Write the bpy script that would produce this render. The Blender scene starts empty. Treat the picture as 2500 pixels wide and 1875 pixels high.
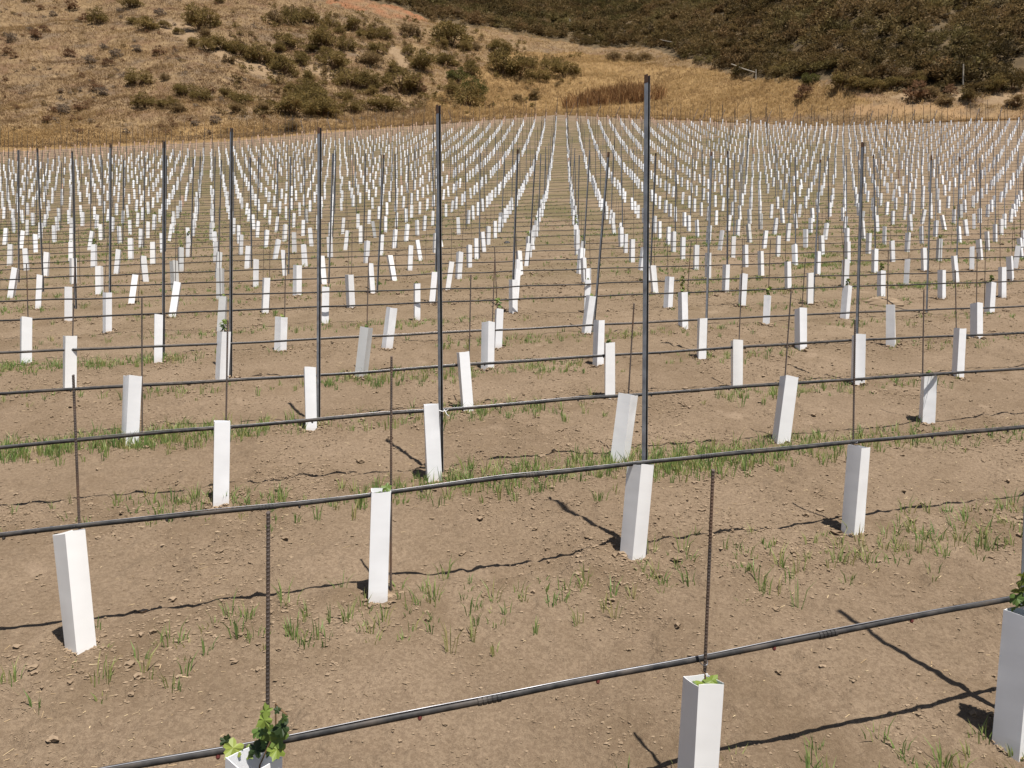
import bpy, math, random
import numpy as np
from mathutils import Vector, Matrix

random.seed(7)
rng = np.random.default_rng(11)
C = bpy.context.scene.collection
SC = bpy.context.scene

# ------------------------------------------------------------------ camera
F, CX, CY = 1862.0, 1250.0, 937.5          # focal length and centre, in pixels of the 2500 px wide photograph
cam = bpy.data.cameras.new('camera')
cam.sensor_width = 36.0
cam.lens = F / 2500.0 * 36.0
cam.clip_start, cam.clip_end = 0.05, 2000.0
camo = bpy.data.objects.new('camera', cam)
camo.location = (0, 0, 0)
camo.rotation_euler = (math.radians(90), 0, 0)
C.objects.link(camo)
SC.camera = camo

# ------------------------------------------------------------------ light
TO_SUN = Vector((0.19, -0.30, 0.935)).normalized()
SUN_EL = math.asin(TO_SUN.z)
world = bpy.data.worlds.new('World')
SC.world = world
world.use_nodes = True
wn = world.node_tree
sky = wn.nodes.new('ShaderNodeTexSky')
sky.sky_type = 'NISHITA'
sky.sun_disc = False
sky.sun_elevation = SUN_EL
sky.sun_rotation = math.atan2(TO_SUN.x, TO_SUN.y)
bg = wn.nodes['Background']
bg.inputs['Strength'].default_value = 0.047
wn.links.new(sky.outputs[0], bg.inputs['Color'])
sl = bpy.data.lights.new('sun', 'SUN')
sl.energy = 4.6
sl.angle = math.radians(0.5)
sl.color = (1.0, 0.955, 0.89)
so = bpy.data.objects.new('sun', sl)
so.rotation_euler = (-TO_SUN).to_track_quat('-Z', 'Y').to_euler()
so.location = (5, -8, 25)
C.objects.link(so)
SC.view_settings.view_transform = 'Standard'
SC.view_settings.look = 'None'
SC.view_settings.exposure = 0.78
SC.view_settings.gamma = 1.0

# ------------------------------------------------------------------ helpers
def put(o, **kw):
    for k, v in kw.items():
        if v is not None:
            o[k] = v
    return o

def mesh_np(name, verts, faces, mat=None, tint=None, smooth=False):
    """verts (n,3), faces: list of lists, or an (m,k) int array."""
    me = bpy.data.meshes.new(name)
    verts = np.asarray(verts, dtype=np.float32)
    if isinstance(faces, np.ndarray):
        m, k = faces.shape
        me.vertices.add(len(verts)); me.vertices.foreach_set('co', verts.ravel())
        me.loops.add(m * k); me.loops.foreach_set('vertex_index', faces.astype(np.int32).ravel())
        me.polygons.add(m)
        me.polygons.foreach_set('loop_start', np.arange(0, m * k, k, dtype=np.int32))
        me.update(calc_edges=True)
    else:
        me.from_pydata(verts.tolist(), [], faces)
        me.update()
    if tint is not None:
        a = me.attributes.new('tint', 'FLOAT', 'FACE')
        a.data.foreach_set('value', np.asarray(tint, dtype=np.float32))
    me.polygons.foreach_set('use_smooth', np.full(len(me.polygons), bool(smooth)))
    if mat:
        me.materials.append(mat)
    return me

def link(name, me, parent=None, loc=None, mat4=None):
    o = bpy.data.objects.new(name, me)
    C.objects.link(o)
    if parent is not None:
        o.parent = parent
    if loc is not None:
        o.location = loc
    if mat4 is not None:
        o.matrix_world = mat4
    return o

def empty(name, loc):
    o = bpy.data.objects.new(name, None)
    o.empty_display_size = 0.1
    o.location = loc
    C.objects.link(o)
    return o

def tube_mesh(pts, rad, sides=8, cap=True):
    """A swept tube along pts; rad is a number or one per point. Returns verts, faces."""
    pts = [Vector(p) for p in pts]
    n = len(pts)
    if not hasattr(rad, '__len__'):
        rad = [rad] * n
    V, Fc = [], []
    up = Vector((0.0123, 0.02, 1.0))
    for i, p in enumerate(pts):
        d = (pts[min(i + 1, n - 1)] - pts[max(i - 1, 0)]).normalized()
        ref = up if abs(d.z) < 0.9 else Vector((1, 0.03, 0))
        x = d.cross(ref).normalized(); y = x.cross(d).normalized()
        for k in range(sides):
            t = 2 * math.pi * k / sides
            V.append(p + (x * math.cos(t) + y * math.sin(t)) * rad[i])
    for i in range(n - 1):
        for k in range(sides):
            a, b = i * sides + k, i * sides + (k + 1) % sides
            Fc.append((a, b, b + sides, a + sides))
    if cap:
        Fc.append(tuple(range(sides))[::-1]); Fc.append(tuple((n - 1) * sides + k for k in range(sides)))
    return V, Fc

def join(parts):
    V, Fc = [], []
    for v, f in parts:
        o = len(V); V += [tuple(p) for p in v]; Fc += [tuple(i + o for i in q) for q in f]
    return V, Fc

# value noise, vectorised
def _hash(ix, iy, s):
    h = (ix.astype(np.int64) * 374761393 + iy.astype(np.int64) * 668265263 + s * 1442695041) & 0xFFFFFFFF
    h = ((h ^ (h >> 13)) * 1274126177) & 0xFFFFFFFF
    return ((h ^ (h >> 16)) & 0xFFFF) / 65535.0
def vnoise(x, y, s=0):
    ix, iy = np.floor(x), np.floor(y)
    fx, fy = x - ix, y - iy
    fx = fx * fx * (3 - 2 * fx); fy = fy * fy * (3 - 2 * fy)
    a, b = _hash(ix, iy, s), _hash(ix + 1, iy, s)
    c, d = _hash(ix, iy + 1, s), _hash(ix + 1, iy + 1, s)
    return (a + (b - a) * fx + (c - a) * fy + (a - b - c + d) * fx * fy) * 2 - 1

# ------------------------------------------------------------------ materials
def new_mat(name, rough=0.9, spec=0.2):
    m = bpy.data.materials.new(name); m.use_nodes = True
    b = m.node_tree.nodes['Principled BSDF']
    b.inputs['Roughness'].default_value = rough
    b.inputs['Specular IOR Level'].default_value = spec
    return m, m.node_tree, b
def N(nt, t, **kw):
    n = nt.nodes.new(t)
    for k, v in kw.items():
        if k in n.inputs: n.inputs[k].default_value = v
        else: setattr(n, k, v)
    return n
def noise(nt, vec, scale, detail=4, rough=0.55):
    n = N(nt, 'ShaderNodeTexNoise', Scale=scale, Detail=detail, Roughness=rough)
    nt.links.new(vec, n.inputs['Vector'])
    return n.outputs['Fac']
def ramp(nt, fac, stops):
    r = nt.nodes.new('ShaderNodeValToRGB')
    e = r.color_ramp.elements
    while len(e) < len(stops): e.new(0.5)
    for q, (p, c) in zip(e, stops):
        q.position = p; q.color = (*c, 1) if len(c) == 3 else c
    nt.links.new(fac, r.inputs[0])
    return r.outputs[0]
def gray(a): return (a, a, a)
def mix(nt, fac, a, b, mode='MIX'):
    m = nt.nodes.new('ShaderNodeMix'); m.data_type = 'RGBA'; m.blend_type = mode
    for s, v in ((0, fac), (6, a), (7, b)):
        if hasattr(v, 'is_linked'): nt.links.new(v, m.inputs[s])
        elif s == 0: m.inputs[0].default_value = v
        else: m.inputs[s].default_value = (*v, 1)
    return m.outputs[2]
def math_(nt, op, a, b=None):
    m = nt.nodes.new('ShaderNodeMath'); m.operation = op
    for s, v in ((0, a), (1, b)):
        if v is None: continue
        if hasattr(v, 'is_linked'): nt.links.new(v, m.inputs[s])
        else: m.inputs[s].default_value = v
    return m.outputs[0]
def attr(nt, name):
    a = nt.nodes.new('ShaderNodeAttribute'); a.attribute_name = name
    return a.outputs['Fac']
def pos(nt): return nt.nodes.new('ShaderNodeNewGeometry').outputs['Position']
def objc(nt): return nt.nodes.new('ShaderNodeTexCoord').outputs['Object']
def bump(nt, b, h, strength, dist):
    n = N(nt, 'ShaderNodeBump', Strength=strength, Distance=dist)
    nt.links.new(h, n.inputs['Height']); nt.links.new(n.outputs[0], b.inputs['Normal'])

def mat_terrain():
    m, nt, b = new_mat('earth', 0.95, 0.12)
    L = nt.links; P = pos(nt)
    n1 = noise(nt, P, 1.1, 6); n2 = noise(nt, P, 9.0, 6, 0.65); n3 = noise(nt, P, 60.0, 5, 0.7)
    soil = ramp(nt, n1, [(0.3, (0.170, 0.122, 0.078)), (0.7, (0.243, 0.179, 0.121))])
    soil = mix(nt, math_(nt, 'MULTIPLY', ramp(nt, n2, [(0.42, gray(0)), (0.62, gray(1))]), 0.35), soil, (0.262, 0.193, 0.131))
    soil = mix(nt, math_(nt, 'MULTIPLY', ramp(nt, n3, [(0.44, gray(1)), (0.56, gray(0))]), 0.4), soil, (0.10, 0.066, 0.042))  # dark specks: tiny shadows between soil crumbs painted into the colour
    n4 = noise(nt, P, 3.2, 3)
    soil = mix(nt, math_(nt, 'MULTIPLY', math_(nt, 'MULTIPLY', attr(nt, 'row'), ramp(nt, n4, [(0.45, gray(0)), (0.6, gray(1))])), 0.5), soil, (0.118, 0.08, 0.046))
    soil = mix(nt, math_(nt, 'MULTIPLY', ramp(nt, noise(nt, P, 2.6, 2), [(0.66, gray(0)), (0.74, gray(1))]), 0.4), soil, (0.30, 0.222, 0.155))
    soil = mix(nt, 1.0, soil, ramp(nt, noise(nt, P, 230.0, 3, 0.7), [(0.3, gray(0.80)), (0.7, gray(1.14))]), 'MULTIPLY')
    # field turning olive with weeds far off, brown again on its right
    soil = mix(nt, math_(nt, 'MULTIPLY', attr(nt, 'weedy'), ramp(nt, noise(nt, P, 0.35, 5), [(0.35, gray(0.1)), (0.65, gray(0.95))])), soil, (0.098, 0.083, 0.038))
    # hill: dry grass
    g1 = noise(nt, P, 0.09, 5, 0.6); g2 = noise(nt, P, 0.9, 6, 0.7); g3 = noise(nt, P, 4.0, 5, 0.75)
    gold = ramp(nt, g2, [(0.3, (0.155, 0.091, 0.034)), (0.5, (0.225, 0.137, 0.051)), (0.72, (0.30, 0.195, 0.082))])
    dull = ramp(nt, g2, [(0.3, (0.12, 0.078, 0.041)), (0.5, (0.19, 0.126, 0.065)), (0.72, (0.27, 0.187, 0.097))])
    hillc = mix(nt, ramp(nt, g1, [(0.56, gray(0)), (0.76, gray(0.8))]), dull, gold)
    pt = ramp(nt, noise(nt, P, 0.36, 6, 0.7), [(0.46, gray(0)), (0.6, gray(0.8))])
    hillc = mix(nt, pt, hillc, ramp(nt, noise(nt, P, 0.2, 2), [(0.42, (0.125, 0.07, 0.04)), (0.58, (0.12, 0.088, 0.06))]))
    hillc = mix(nt, attr(nt, 'gold'), hillc, gold)
    hillc = mix(nt, math_(nt, 'MULTIPLY', ramp(nt, g3, [(0.4, gray(1)), (0.55, gray(0))]), 0.45), hillc, (0.13, 0.088, 0.055))
    red = ramp(nt, g3, [(0.35, (0.17, 0.074, 0.036)), (0.6, (0.25, 0.12, 0.06)), (0.8, (0.29, 0.17, 0.09))])
    pale = ramp(nt, g3, [(0.35, (0.16, 0.107, 0.06)), (0.65, (0.25, 0.175, 0.105))])
    road = ramp(nt, g3, [(0.3, (0.21, 0.128, 0.062)), (0.7, (0.275, 0.175, 0.09))])
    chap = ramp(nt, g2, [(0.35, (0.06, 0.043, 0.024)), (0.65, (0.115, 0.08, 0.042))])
    hillc = mix(nt, attr(nt, 'red'), hillc, red)
    hillc = mix(nt, attr(nt, 'pale'), hillc, pale)
    hillc = mix(nt, attr(nt, 'road'), hillc, road)
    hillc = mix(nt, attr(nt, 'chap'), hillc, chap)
    col = mix(nt, attr(nt, 'hill'), soil, hillc)
    L.new(col, b.inputs['Base Color'])
    near = math_(nt, 'SUBTRACT', 1.0, attr(nt, 'hill'))
    h = math_(nt, 'ADD', math_(nt, 'MULTIPLY', noise(nt, P, 26.0, 8, 0.68), 0.7), math_(nt, 'MULTIPLY', noise(nt, P, 140.0, 4, 0.7), 0.18))
    bump(nt, b, math_(nt, 'MULTIPLY', h, near), 0.85, 0.035)
    return m

def mat_sleeve(name, c, dirty=1.0):
    m, nt, b = new_mat(name, 0.42, 0.4)
    O = objc(nt)
    sep = N(nt, 'ShaderNodeSeparateXYZ'); nt.links.new(O, sep.inputs[0])
    info = nt.nodes.new('ShaderNodeObjectInfo')
    va = nt.nodes.new('ShaderNodeVectorMath'); va.operation = 'MULTIPLY_ADD'
    cmb = nt.nodes.new('ShaderNodeCombineXYZ'); nt.links.new(info.outputs['Random'], cmb.inputs[0]); nt.links.new(info.outputs['Random'], cmb.inputs[1])
    nt.links.new(cmb.outputs[0], va.inputs[0]); va.inputs[1].default_value = (37, 91, 0); nt.links.new(O, va.inputs[2])
    O = va.outputs[0]
    col = mix(nt, ramp(nt, noise(nt, O, 9.0, 4), [(0.35, gray(0)), (0.75, gray(0.35))]), c, tuple(x * 0.86 for x in c))
    if not dirty > 1.2: col = mix(nt, ramp(nt, info.outputs['Random'], [(0.55, gray(0)), (1.0, gray(0.35))]), col, tuple(x * y for x, y in zip(c, (0.98, 0.93, 0.84))))
    low = ramp(nt, math_(nt, 'ADD', sep.outputs['Z'], math_(nt, 'MULTIPLY', math_(nt, 'ADD', noise(nt, O, 25.0, 4), math_(nt, 'MULTIPLY', info.outputs['Random'], 0.8)), 0.14)), [(0.11, gray(0.8 * dirty)), (0.18, gray(0.3 * dirty)), (0.30, gray(0))])
    col = mix(nt, low, col, (0.42, 0.32, 0.23))
    nt.links.new(col, b.inputs['Base Color'])
    bump(nt, b, noise(nt, O, 5.0, 1), 0.12, 0.01)
    t = nt.nodes.new('ShaderNodeBsdfTranslucent'); nt.links.new(col, t.inputs[0])
    mx = nt.nodes.new('ShaderNodeMixShader'); mx.inputs[0].default_value = 0.06
    nt.links.new(b.outputs[0], mx.inputs[1]); nt.links.new(t.outputs[0], mx.inputs[2])
    nt.links.new(mx.outputs[0], nt.nodes['Material Output'].inputs['Surface'])
    return m

def mat_metal(name, stops, rust, rough=0.5, metallic=0.55, scale=18.0, rust_amt=0.5):
    m, nt, b = new_mat(name, rough, 0.5)
    P = pos(nt)
    c = ramp(nt, noise(nt, P, scale, 4), stops)
    c = mix(nt, math_(nt, 'MULTIPLY', ramp(nt, noise(nt, P, scale * 0.4, 5), [(0.5, gray(0)), (0.68, gray(1))]), rust_amt), c, rust)
    nt.links.new(c, b.inputs['Base Color'])
    b.inputs['Metallic'].default_value = metallic
    return m

def mat_tint(name, stops, rough=0.85, spec=0.15, trans=0.0, scale=3.0, wob=0.35, alts=()):
    m, nt, b = new_mat(name, rough, spec)
    info = nt.nodes.new('ShaderNodeObjectInfo')
    f = math_(nt, 'ADD', attr(nt, 'tint'), math_(nt, 'MULTIPLY', math_(nt, 'SUBTRACT', noise(nt, pos(nt), scale, 3), 0.5), wob))
    f = math_(nt, 'ADD', f, math_(nt, 'MULTIPLY', math_(nt, 'SUBTRACT', info.outputs['Random'], 0.5), 0.22))
    c = ramp(nt, f, stops)
    for k, (sc_, lo, amt, col) in enumerate(alts):
        c = mix(nt, math_(nt, 'MULTIPLY', ramp(nt, noise(nt, pos(nt), sc_, 3), [(lo, gray(0)), (lo + 0.1, gray(1))]), amt), c, mix(nt, f, tuple(x * 0.45 for x in col), tuple(x * 1.5 for x in col)))
    nt.links.new(c, b.inputs['Base Color'])
    if trans:
        t = nt.nodes.new('ShaderNodeBsdfTranslucent'); nt.links.new(c, t.inputs[0])
        mx = nt.nodes.new('ShaderNodeMixShader'); mx.inputs[0].default_value = trans
        nt.links.new(b.outputs[0], mx.inputs[1]); nt.links.new(t.outputs[0], mx.inputs[2])
        nt.links.new(mx.outputs[0], nt.nodes['Material Output'].inputs['Surface'])
    return m

M = {}
M['earth'] = mat_terrain()
M['white'] = mat_sleeve('white_card', (0.88, 0.88, 0.89))
M['grey'] = mat_sleeve('weathered_card', (0.62, 0.62, 0.61))  # duller grey card for a few sleeves
M['tan'] = mat_sleeve('dusty_card', (0.62, 0.42, 0.30), 1.5)
M['steel'] = mat_metal('galvanised_steel', [(0.3, (0.20, 0.205, 0.22)), (0.7, (0.34, 0.35, 0.37))], (0.12, 0.07, 0.045), 0.5, 0.2, 22.0, 0.35)
M['scale'] = mat_metal('mill_scale', [(0.3, (0.014, 0.013, 0.014)), (0.7, (0.035, 0.03, 0.028))], (0.05, 0.028, 0.016), 0.7, 0.2, 22.0, 0.4)  # inner steel of the channel posts, recess shade painted into its dark colour
M['rusty'] = mat_metal('rusty_steel', [(0.3, (0.10, 0.05, 0.03)), (0.7, (0.20, 0.105, 0.06))], (0.06, 0.035, 0.022), 0.75, 0.2)
M['rebar'] = mat_metal('rebar_steel', [(0.3, (0.055, 0.042, 0.036)), (0.7, (0.13, 0.10, 0.085))], (0.17, 0.085, 0.04), 0.6, 0.3, 10.0, 0.55)
def mat_hose():
    m, nt, b = new_mat('black_polythene', 0.62, 0.3)
    P = pos(nt)
    c = ramp(nt, noise(nt, P, 25.0, 5), [(0.35, (0.013, 0.013, 0.014)), (0.7, (0.055, 0.05, 0.047))])
    c = mix(nt, math_(nt, 'MULTIPLY', ramp(nt, noise(nt, P, 7.0, 5), [(0.5, gray(0)), (0.7, gray(1))]), 0.5), c, (0.11, 0.085, 0.065))
    nt.links.new(c, b.inputs['Base Color'])
    return m
M['hose'] = mat_hose()
M['wire'] = mat_metal('wire', [(0.3, (0.16, 0.16, 0.17)), (0.7, (0.34, 0.34, 0.36))], (0.1, 0.07, 0.05), 0.4, 0.7, 8.0, 0.2)
M['emit'] = new_mat('red_plastic', 0.5, 0.4)[0]
M['emit'].node_tree.nodes['Principled BSDF'].inputs['Base Color'].default_value = (0.14, 0.035, 0.03, 1)
M['tie'] = new_mat('white_plastic', 0.45, 0.4)[0]
M['tie'].node_tree.nodes['Principled BSDF'].inputs['Base Color'].default_value = (0.8, 0.8, 0.8, 1)
M['leaf'] = mat_tint('vine_leaf', [(0.0, (0.026, 0.045, 0.012)), (0.4, (0.095, 0.15, 0.034)), (0.75, (0.185, 0.24, 0.042)), (1.0, (0.28, 0.31, 0.07))], 0.5, 0.35, 0.25, 60.0, 0.25)
M['stem'] = new_mat('brown_stem', 0.8, 0.2)[0]
M['stem'].node_tree.nodes['Principled BSDF'].inputs['Base Color'].default_value = (0.14, 0.085, 0.045, 1)
M['grass'] = mat_tint('green_grass', [(0.0, (0.105, 0.17, 0.055)), (0.45, (0.21, 0.305, 0.09)), (0.75, (0.30, 0.35, 0.115)), (1.0, (0.42, 0.36, 0.16))], 0.5, 0.3, 0.5, 2.0, 0.3)
M['straw'] = mat_tint('straw', [(0.0, (0.28, 0.19, 0.10)), (1.0, (0.55, 0.43, 0.26))], 0.8, 0.2, 0, 3.0, 0.2)
M['clod'] = mat_tint('clod_soil', [(0.0, (0.165, 0.119, 0.077)), (1.0, (0.255, 0.188, 0.127))], 0.95, 0.1, 0, 20.0, 0.3)
M['drygrass'] = mat_tint('dry_grass', [(0.0, (0.18, 0.112, 0.06)), (0.35, (0.27, 0.18, 0.09)), (0.6, (0.345, 0.226, 0.10)), (1.0, (0.44, 0.31, 0.15))], 0.85, 0.12, 0.5, 0.30, 0.7)
M['olive'] = mat_tint('olive_shrub', [(0.0, (0.115, 0.087, 0.032)), (0.35, (0.18, 0.134, 0.048)), (0.7, (0.25, 0.178, 0.068)), (1.0, (0.33, 0.226, 0.098))], 0.85, 0.12, 0.35, 0.5, 0.4)
M['green'] = mat_tint('green_shrub', [(0.0, (0.062, 0.06, 0.02)), (0.5, (0.115, 0.112, 0.034)), (1.0, (0.20, 0.17, 0.055))], 0.8, 0.15, 0.35, 0.5, 0.4)
M['tawny'] = mat_tint('tawny_shrub', [(0.0, (0.13, 0.09, 0.05)), (0.5, (0.23, 0.16, 0.075)), (1.0, (0.33, 0.23, 0.115))], 0.85, 0.12, 0.35, 0.5, 0.4)
M['purple'] = mat_tint('withered_scrub', [(0.0, (0.14, 0.08, 0.046)), (0.5, (0.205, 0.118, 0.066)), (1.0, (0.28, 0.175, 0.098))], 0.9, 0.1, 0.35, 0.4, 0.5)
M['greyscrub'] = mat_tint('grey_scrub', [(0.0, (0.15, 0.115, 0.085)), (0.5, (0.215, 0.165, 0.12)), (1.0, (0.29, 0.225, 0.16))], 0.9, 0.1, 0.35, 0.4, 0.5)
M['chap'] = mat_tint('chaparral', [(0.0, (0.06, 0.043, 0.017)), (0.35, (0.125, 0.089, 0.034)), (0.65, (0.18, 0.122, 0.05)), (1.0, (0.26, 0.18, 0.088))], 0.85, 0.12, 0.3, 0.22, 0.6, ((0.16, 0.5, 0.4, (0.16, 0.09, 0.045)), (0.11, 0.52, 0.6, (0.13, 0.112, 0.04)), (0.3, 0.6, 0.4, (0.21, 0.165, 0.11))))
M['reed'] = mat_tint('brown_reed', [(0.0, (0.13, 0.062, 0.026)), (0.5, (0.30, 0.155, 0.064)), (1.0, (0.50, 0.32, 0.14))], 0.85, 0.15, 0.35, 0.5, 0.3)
M['wood'] = mat_metal('grey_wood', [(0.3, (0.20, 0.17, 0.13)), (0.7, (0.34, 0.30, 0.24))], (0.14, 0.11, 0.08), 0.85, 0.0, 4.0, 0.4)

# ------------------------------------------------------------------ terrain
G = [-0.5064055, 3.014263, 1.062302, 0.2960275, 0.0850119, 1.273956, 1.575714, -0.01301496, 0.2340702, 0.002026218, 0.001073422, -4.318678e-06, -0.0010981, -0.638411, -8.190408e-06, 1.717756e-05]
def field_h(X, Z):
    return (-G[6] + G[7]*X + G[8]*Z + G[9]*Z**2 + G[10]*X*Z + G[11]*Z**3 + G[12]*X**2
            + G[13]*np.exp(-np.maximum(Z, 0.3)/1.2) + G[14]*X*Z*Z + G[15]*X*X*Z)
UE = np.array([-1.4, -0.67, -0.37, -0.10, 0.06, 0.20, 0.40, 0.67, 1.4])
ZE = np.array([60.0, 63.0, 66.5, 76.0, 82.0, 75.0, 68.0, 68.0, 66.0])      # where the planted field ends
US = np.array([-1.4, -0.67, -0.35, -0.15, 0.02, 0.15, 0.30, 0.45, 0.70, 1.4])
S1 = np.array([0.62, 0.62, 0.60, 0.52, 0.42, 0.36, 0.30, 0.22, 0.20, 0.2])  # slope of the first 14 m behind the field
S2 = np.array([0.80, 0.80, 0.78, 0.72, 0.66, 0.66, 0.78, 0.95, 1.00, 1.0])  # and above that
D1 = np.array([16, 16, 16, 18, 22, 24, 20, 10, 6, 6.0])
def ground(X, Z):
    X = np.asarray(X, float); Z = np.asarray(Z, float)
    u = np.clip(X / np.maximum(Z, 4.0), -1.3, 1.3)
    ze = np.interp(u, UE, ZE)
    over = np.maximum(Z - ze, 0.0)
    k = np.where(Z > ze, ze / np.maximum(Z, 1e-3), 1.0)
    Xc = np.clip(X * k, -62, 62); Zc = np.clip(Z * k, -2.5, 90)
    h = field_h(Xc, Zc)
    d1 = np.interp(u, US, D1); s1 = np.interp(u, US, S1); s2 = np.interp(u, US, S2)
    a = np.clip(over - 2.0, 0, None)                                        # a 2 m track at the foot
    h = h + 0.30 * np.minimum(over, 2.0) + s1 * np.minimum(a, d1) + s2 * np.maximum(a - d1, 0)
    w = np.clip(over / 10.0, 0, 1)
    h = h + w * (1.1 * vnoise(X / 14.0, Z / 14.0, 3) + 0.55 * vnoise(X / 5.0, Z / 6.0, 4) + 0.2 * vnoise(X / 1.8, Z / 1.8, 5))
    return h
_ZS = np.concatenate([np.geomspace(0.8, 60, 6000), np.linspace(60, 290, 5000)])
def at(x, y):
    """The ground point that the photograph shows at pixel (x, y)."""
    u, v = (x - CX) / F, (CY - y) / F
    d = v * _ZS - ground(u * _ZS, _ZS)
    k = int(np.argmax(d < 0))
    z = _ZS[k]
    return Vector((u * z, z, float(ground(u * z, z))))
def gz(x, y): return float(ground(x, y))
def on_ground(x, y): return Vector((x, y, gz(x, y)))

# vine lattice: row i from the camera, plant j along it
def lattice(i, j):
    return G[0] + G[2]*(j-1) + G[4]*(i-2), G[1] + G[3]*(j-1) + G[5]*(i-2)
ADIR = Vector((G[2], G[3], 0)).normalized()
APERP = Vector((-ADIR.y, ADIR.x, 0))
ROWGAP = abs(G[2]*G[5] - G[3]*G[4]) / math.hypot(G[2], G[3])
def row_dist(X, Z):
    """distance to the nearest vine row, and along its normal."""
    s = ((X - G[0]) * APERP.x + (Z - G[1]) * APERP.y) / ROWGAP
    return (s - np.round(s)) * ROWGAP

def in_poly(px, py, poly):
    inside = np.zeros(px.shape, bool)
    n = len(poly)
    for k in range(n):
        x1, y1 = poly[k]; x2, y2 = poly[(k + 1) % n]
        c = ((y1 > py) != (y2 > py)) & (px < (x2 - x1) * (py - y1) / (y2 - y1 + 1e-9) + x1)
        inside ^= c
    return inside
CHAP = [(850,-10),(1000,22),(1060,52),(1160,62),(1250,76),(1330,92),(1450,118),(1560,112),(1640,138),(1730,158),(1800,186),(1880,196),(2010,198),(2130,214),(2230,226),(2330,228),(2420,226),(2520,216),(2900,210),(2900,-1500),(780,-1500)]
RED = [(790,-40),(800,2),(850,18),(930,38),(1000,50),(1062,50),(1050,36),(990,18),(940,2),(900,-40)]
ROAD = [(2100,232),(2150,240),(2230,254),(2350,264),(2500,272),(2700,275),(2700,330),(2480,300),(2300,284),(2080,280),(1960,283),(2100,262),(2160,252)]
PALE = [[(395,45),(480,62),(470,72),(560,120),(660,160),(700,195),(640,190),(560,150),(455,105),(380,60)],
        [(2170,240),(2240,215),(2250,222),(2210,246)],[(2280,246),(2340,214),(2400,226),(2360,250)],[(2390,252),(2430,228),(2500,228),(2500,262)],
        [(735,165),(790,150),(830,190),(800,200)],[(950,110),(1000,120),(1000,160),(970,160)]]
GOLD = [(1000,300),(1100,200),(1250,130),(1400,128),(1700,168),(2000,205),(2150,250),(2000,285),(1400,290)]
STRIP_W = 1.0

def proj(X, Z, H):
    Zs = np.maximum(Z, 0.1)
    return CX + F * X / Zs, CY - F * H / Zs

def soil_bumps(X, Z):
    """berm along each row, tillage unevenness and clods"""
    rd = row_dist(X, Z)
    c1 = np.maximum(vnoise(X * 11, Z * 11, 12) - 0.15, 0) * np.clip(vnoise(X * 1.4, Z * 1.4, 21) + 0.55, 0, 1)
    c2 = np.maximum(vnoise(X * 27, Z * 27, 13) - 0.1, 0) * np.clip(vnoise(X * 2.2, Z * 2.2, 22) + 0.6, 0, 1)
    d = (0.020 * vnoise(X * 1.7, Z * 1.7, 8) + 0.013 * vnoise(X * 4.5, Z * 4.5, 9) + 0.034 * c1 + 0.021 * c2
         + 0.004 * vnoise(X * 17, Z * 17, 10) + 0.0045 * vnoise(X * 45, Z * 45, 11))
    return (0.022 * np.exp(-(rd / 0.22) ** 2) + d * (0.35 + 0.65 * np.clip(1 - (Z - 9) / 12, 0, 1))) * np.clip((60 - Z) / 30, 0, 1)
def soil_h(X, Z): return ground(X, Z) + soil_bumps(X, Z)

def build_terrain():
    nu, nz = 900, 2100
    uu = np.linspace(-0.95, 0.95, nu)
    zz = np.concatenate([np.geomspace(1.6, 63.5, 1600) - 2.5, np.linspace(61.3, 300, 500)])
    U, Z = np.meshgrid(uu, zz)
    X = U * (Z + 5.5)
    H = ground(X, Z)
    rd = row_dist(X, Z)
    ze = np.interp(np.clip(X / np.maximum(Z, 4), -1.3, 1.3), UE, ZE)
    fld = np.clip((ze + 0.2 - Z) / 0.4, 0, 1)
    H = H + fld * soil_bumps(X, Z)
    px, py = proj(X, Z, H)
    jx = 14 * vnoise(px / 22, py / 14, 30) + 7 * vnoise(px / 8, py / 6, 31); jy = 7 * vnoise(px / 25, py / 10, 32)
    hm = Z > ze - 1
    hill = np.clip((Z - ze) / 0.8, 0, 1)
    def mask(poly):
        r = np.zeros(X.shape, np.float32)
        r[hm] = in_poly((px + jx)[hm], (py + jy)[hm], poly)
        return r
    A = {'hill': hill, 'chap': mask(CHAP), 'red': mask(RED) * np.clip(0.75 + 0.7 * vnoise(X / 1.6, Z / 2.2, 96), 0, 1), 'road': np.maximum(mask(ROAD) * np.clip(0.55 + 0.5 * vnoise(X / 2.0, Z / 1.2, 95), 0.15, 1), ((Z > ze) & (Z < ze + 2.4)).astype(np.float32) * 0.8), 'gold': np.maximum(mask(GOLD) * 0.85, np.clip((11 + 5 * vnoise(X / 7, Z / 7, 88) - (Z - ze)) / 5, 0, 0.8))}
    A['pale'] = sum(mask(p) for p in PALE)
    A['row'] = np.exp(-(rd / 0.35) ** 2)
    ux = X / np.maximum(Z, 4)
    A['weedy'] = np.clip((Z - 6) / 22, 0, 1) * np.clip((0.62 - ux) / 0.25, 0, 1) * 0.9 * np.clip((ze - 1 - Z) / 8, 0, 1)
    V = np.stack([X, Z, H], -1).reshape(-1, 3)
    idx = np.arange(nu * nz).reshape(nz, nu)
    Fq = np.stack([idx[:-1, :-1], idx[:-1, 1:], idx[1:, 1:], idx[1:, :-1]], -1).reshape(-1, 4)
    me = mesh_np('ground', V, Fq, M['earth'], smooth=True)
    for k, v in A.items():
        a = me.attributes.new(k, 'FLOAT', 'POINT')
        a.data.foreach_set('value', np.asarray(v, np.float32).ravel())
    o = link('ground', me)
    put(o, kind='structure', label='bare brown vineyard soil rising to dry grassy hillside', category='ground')
build_terrain()

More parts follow.
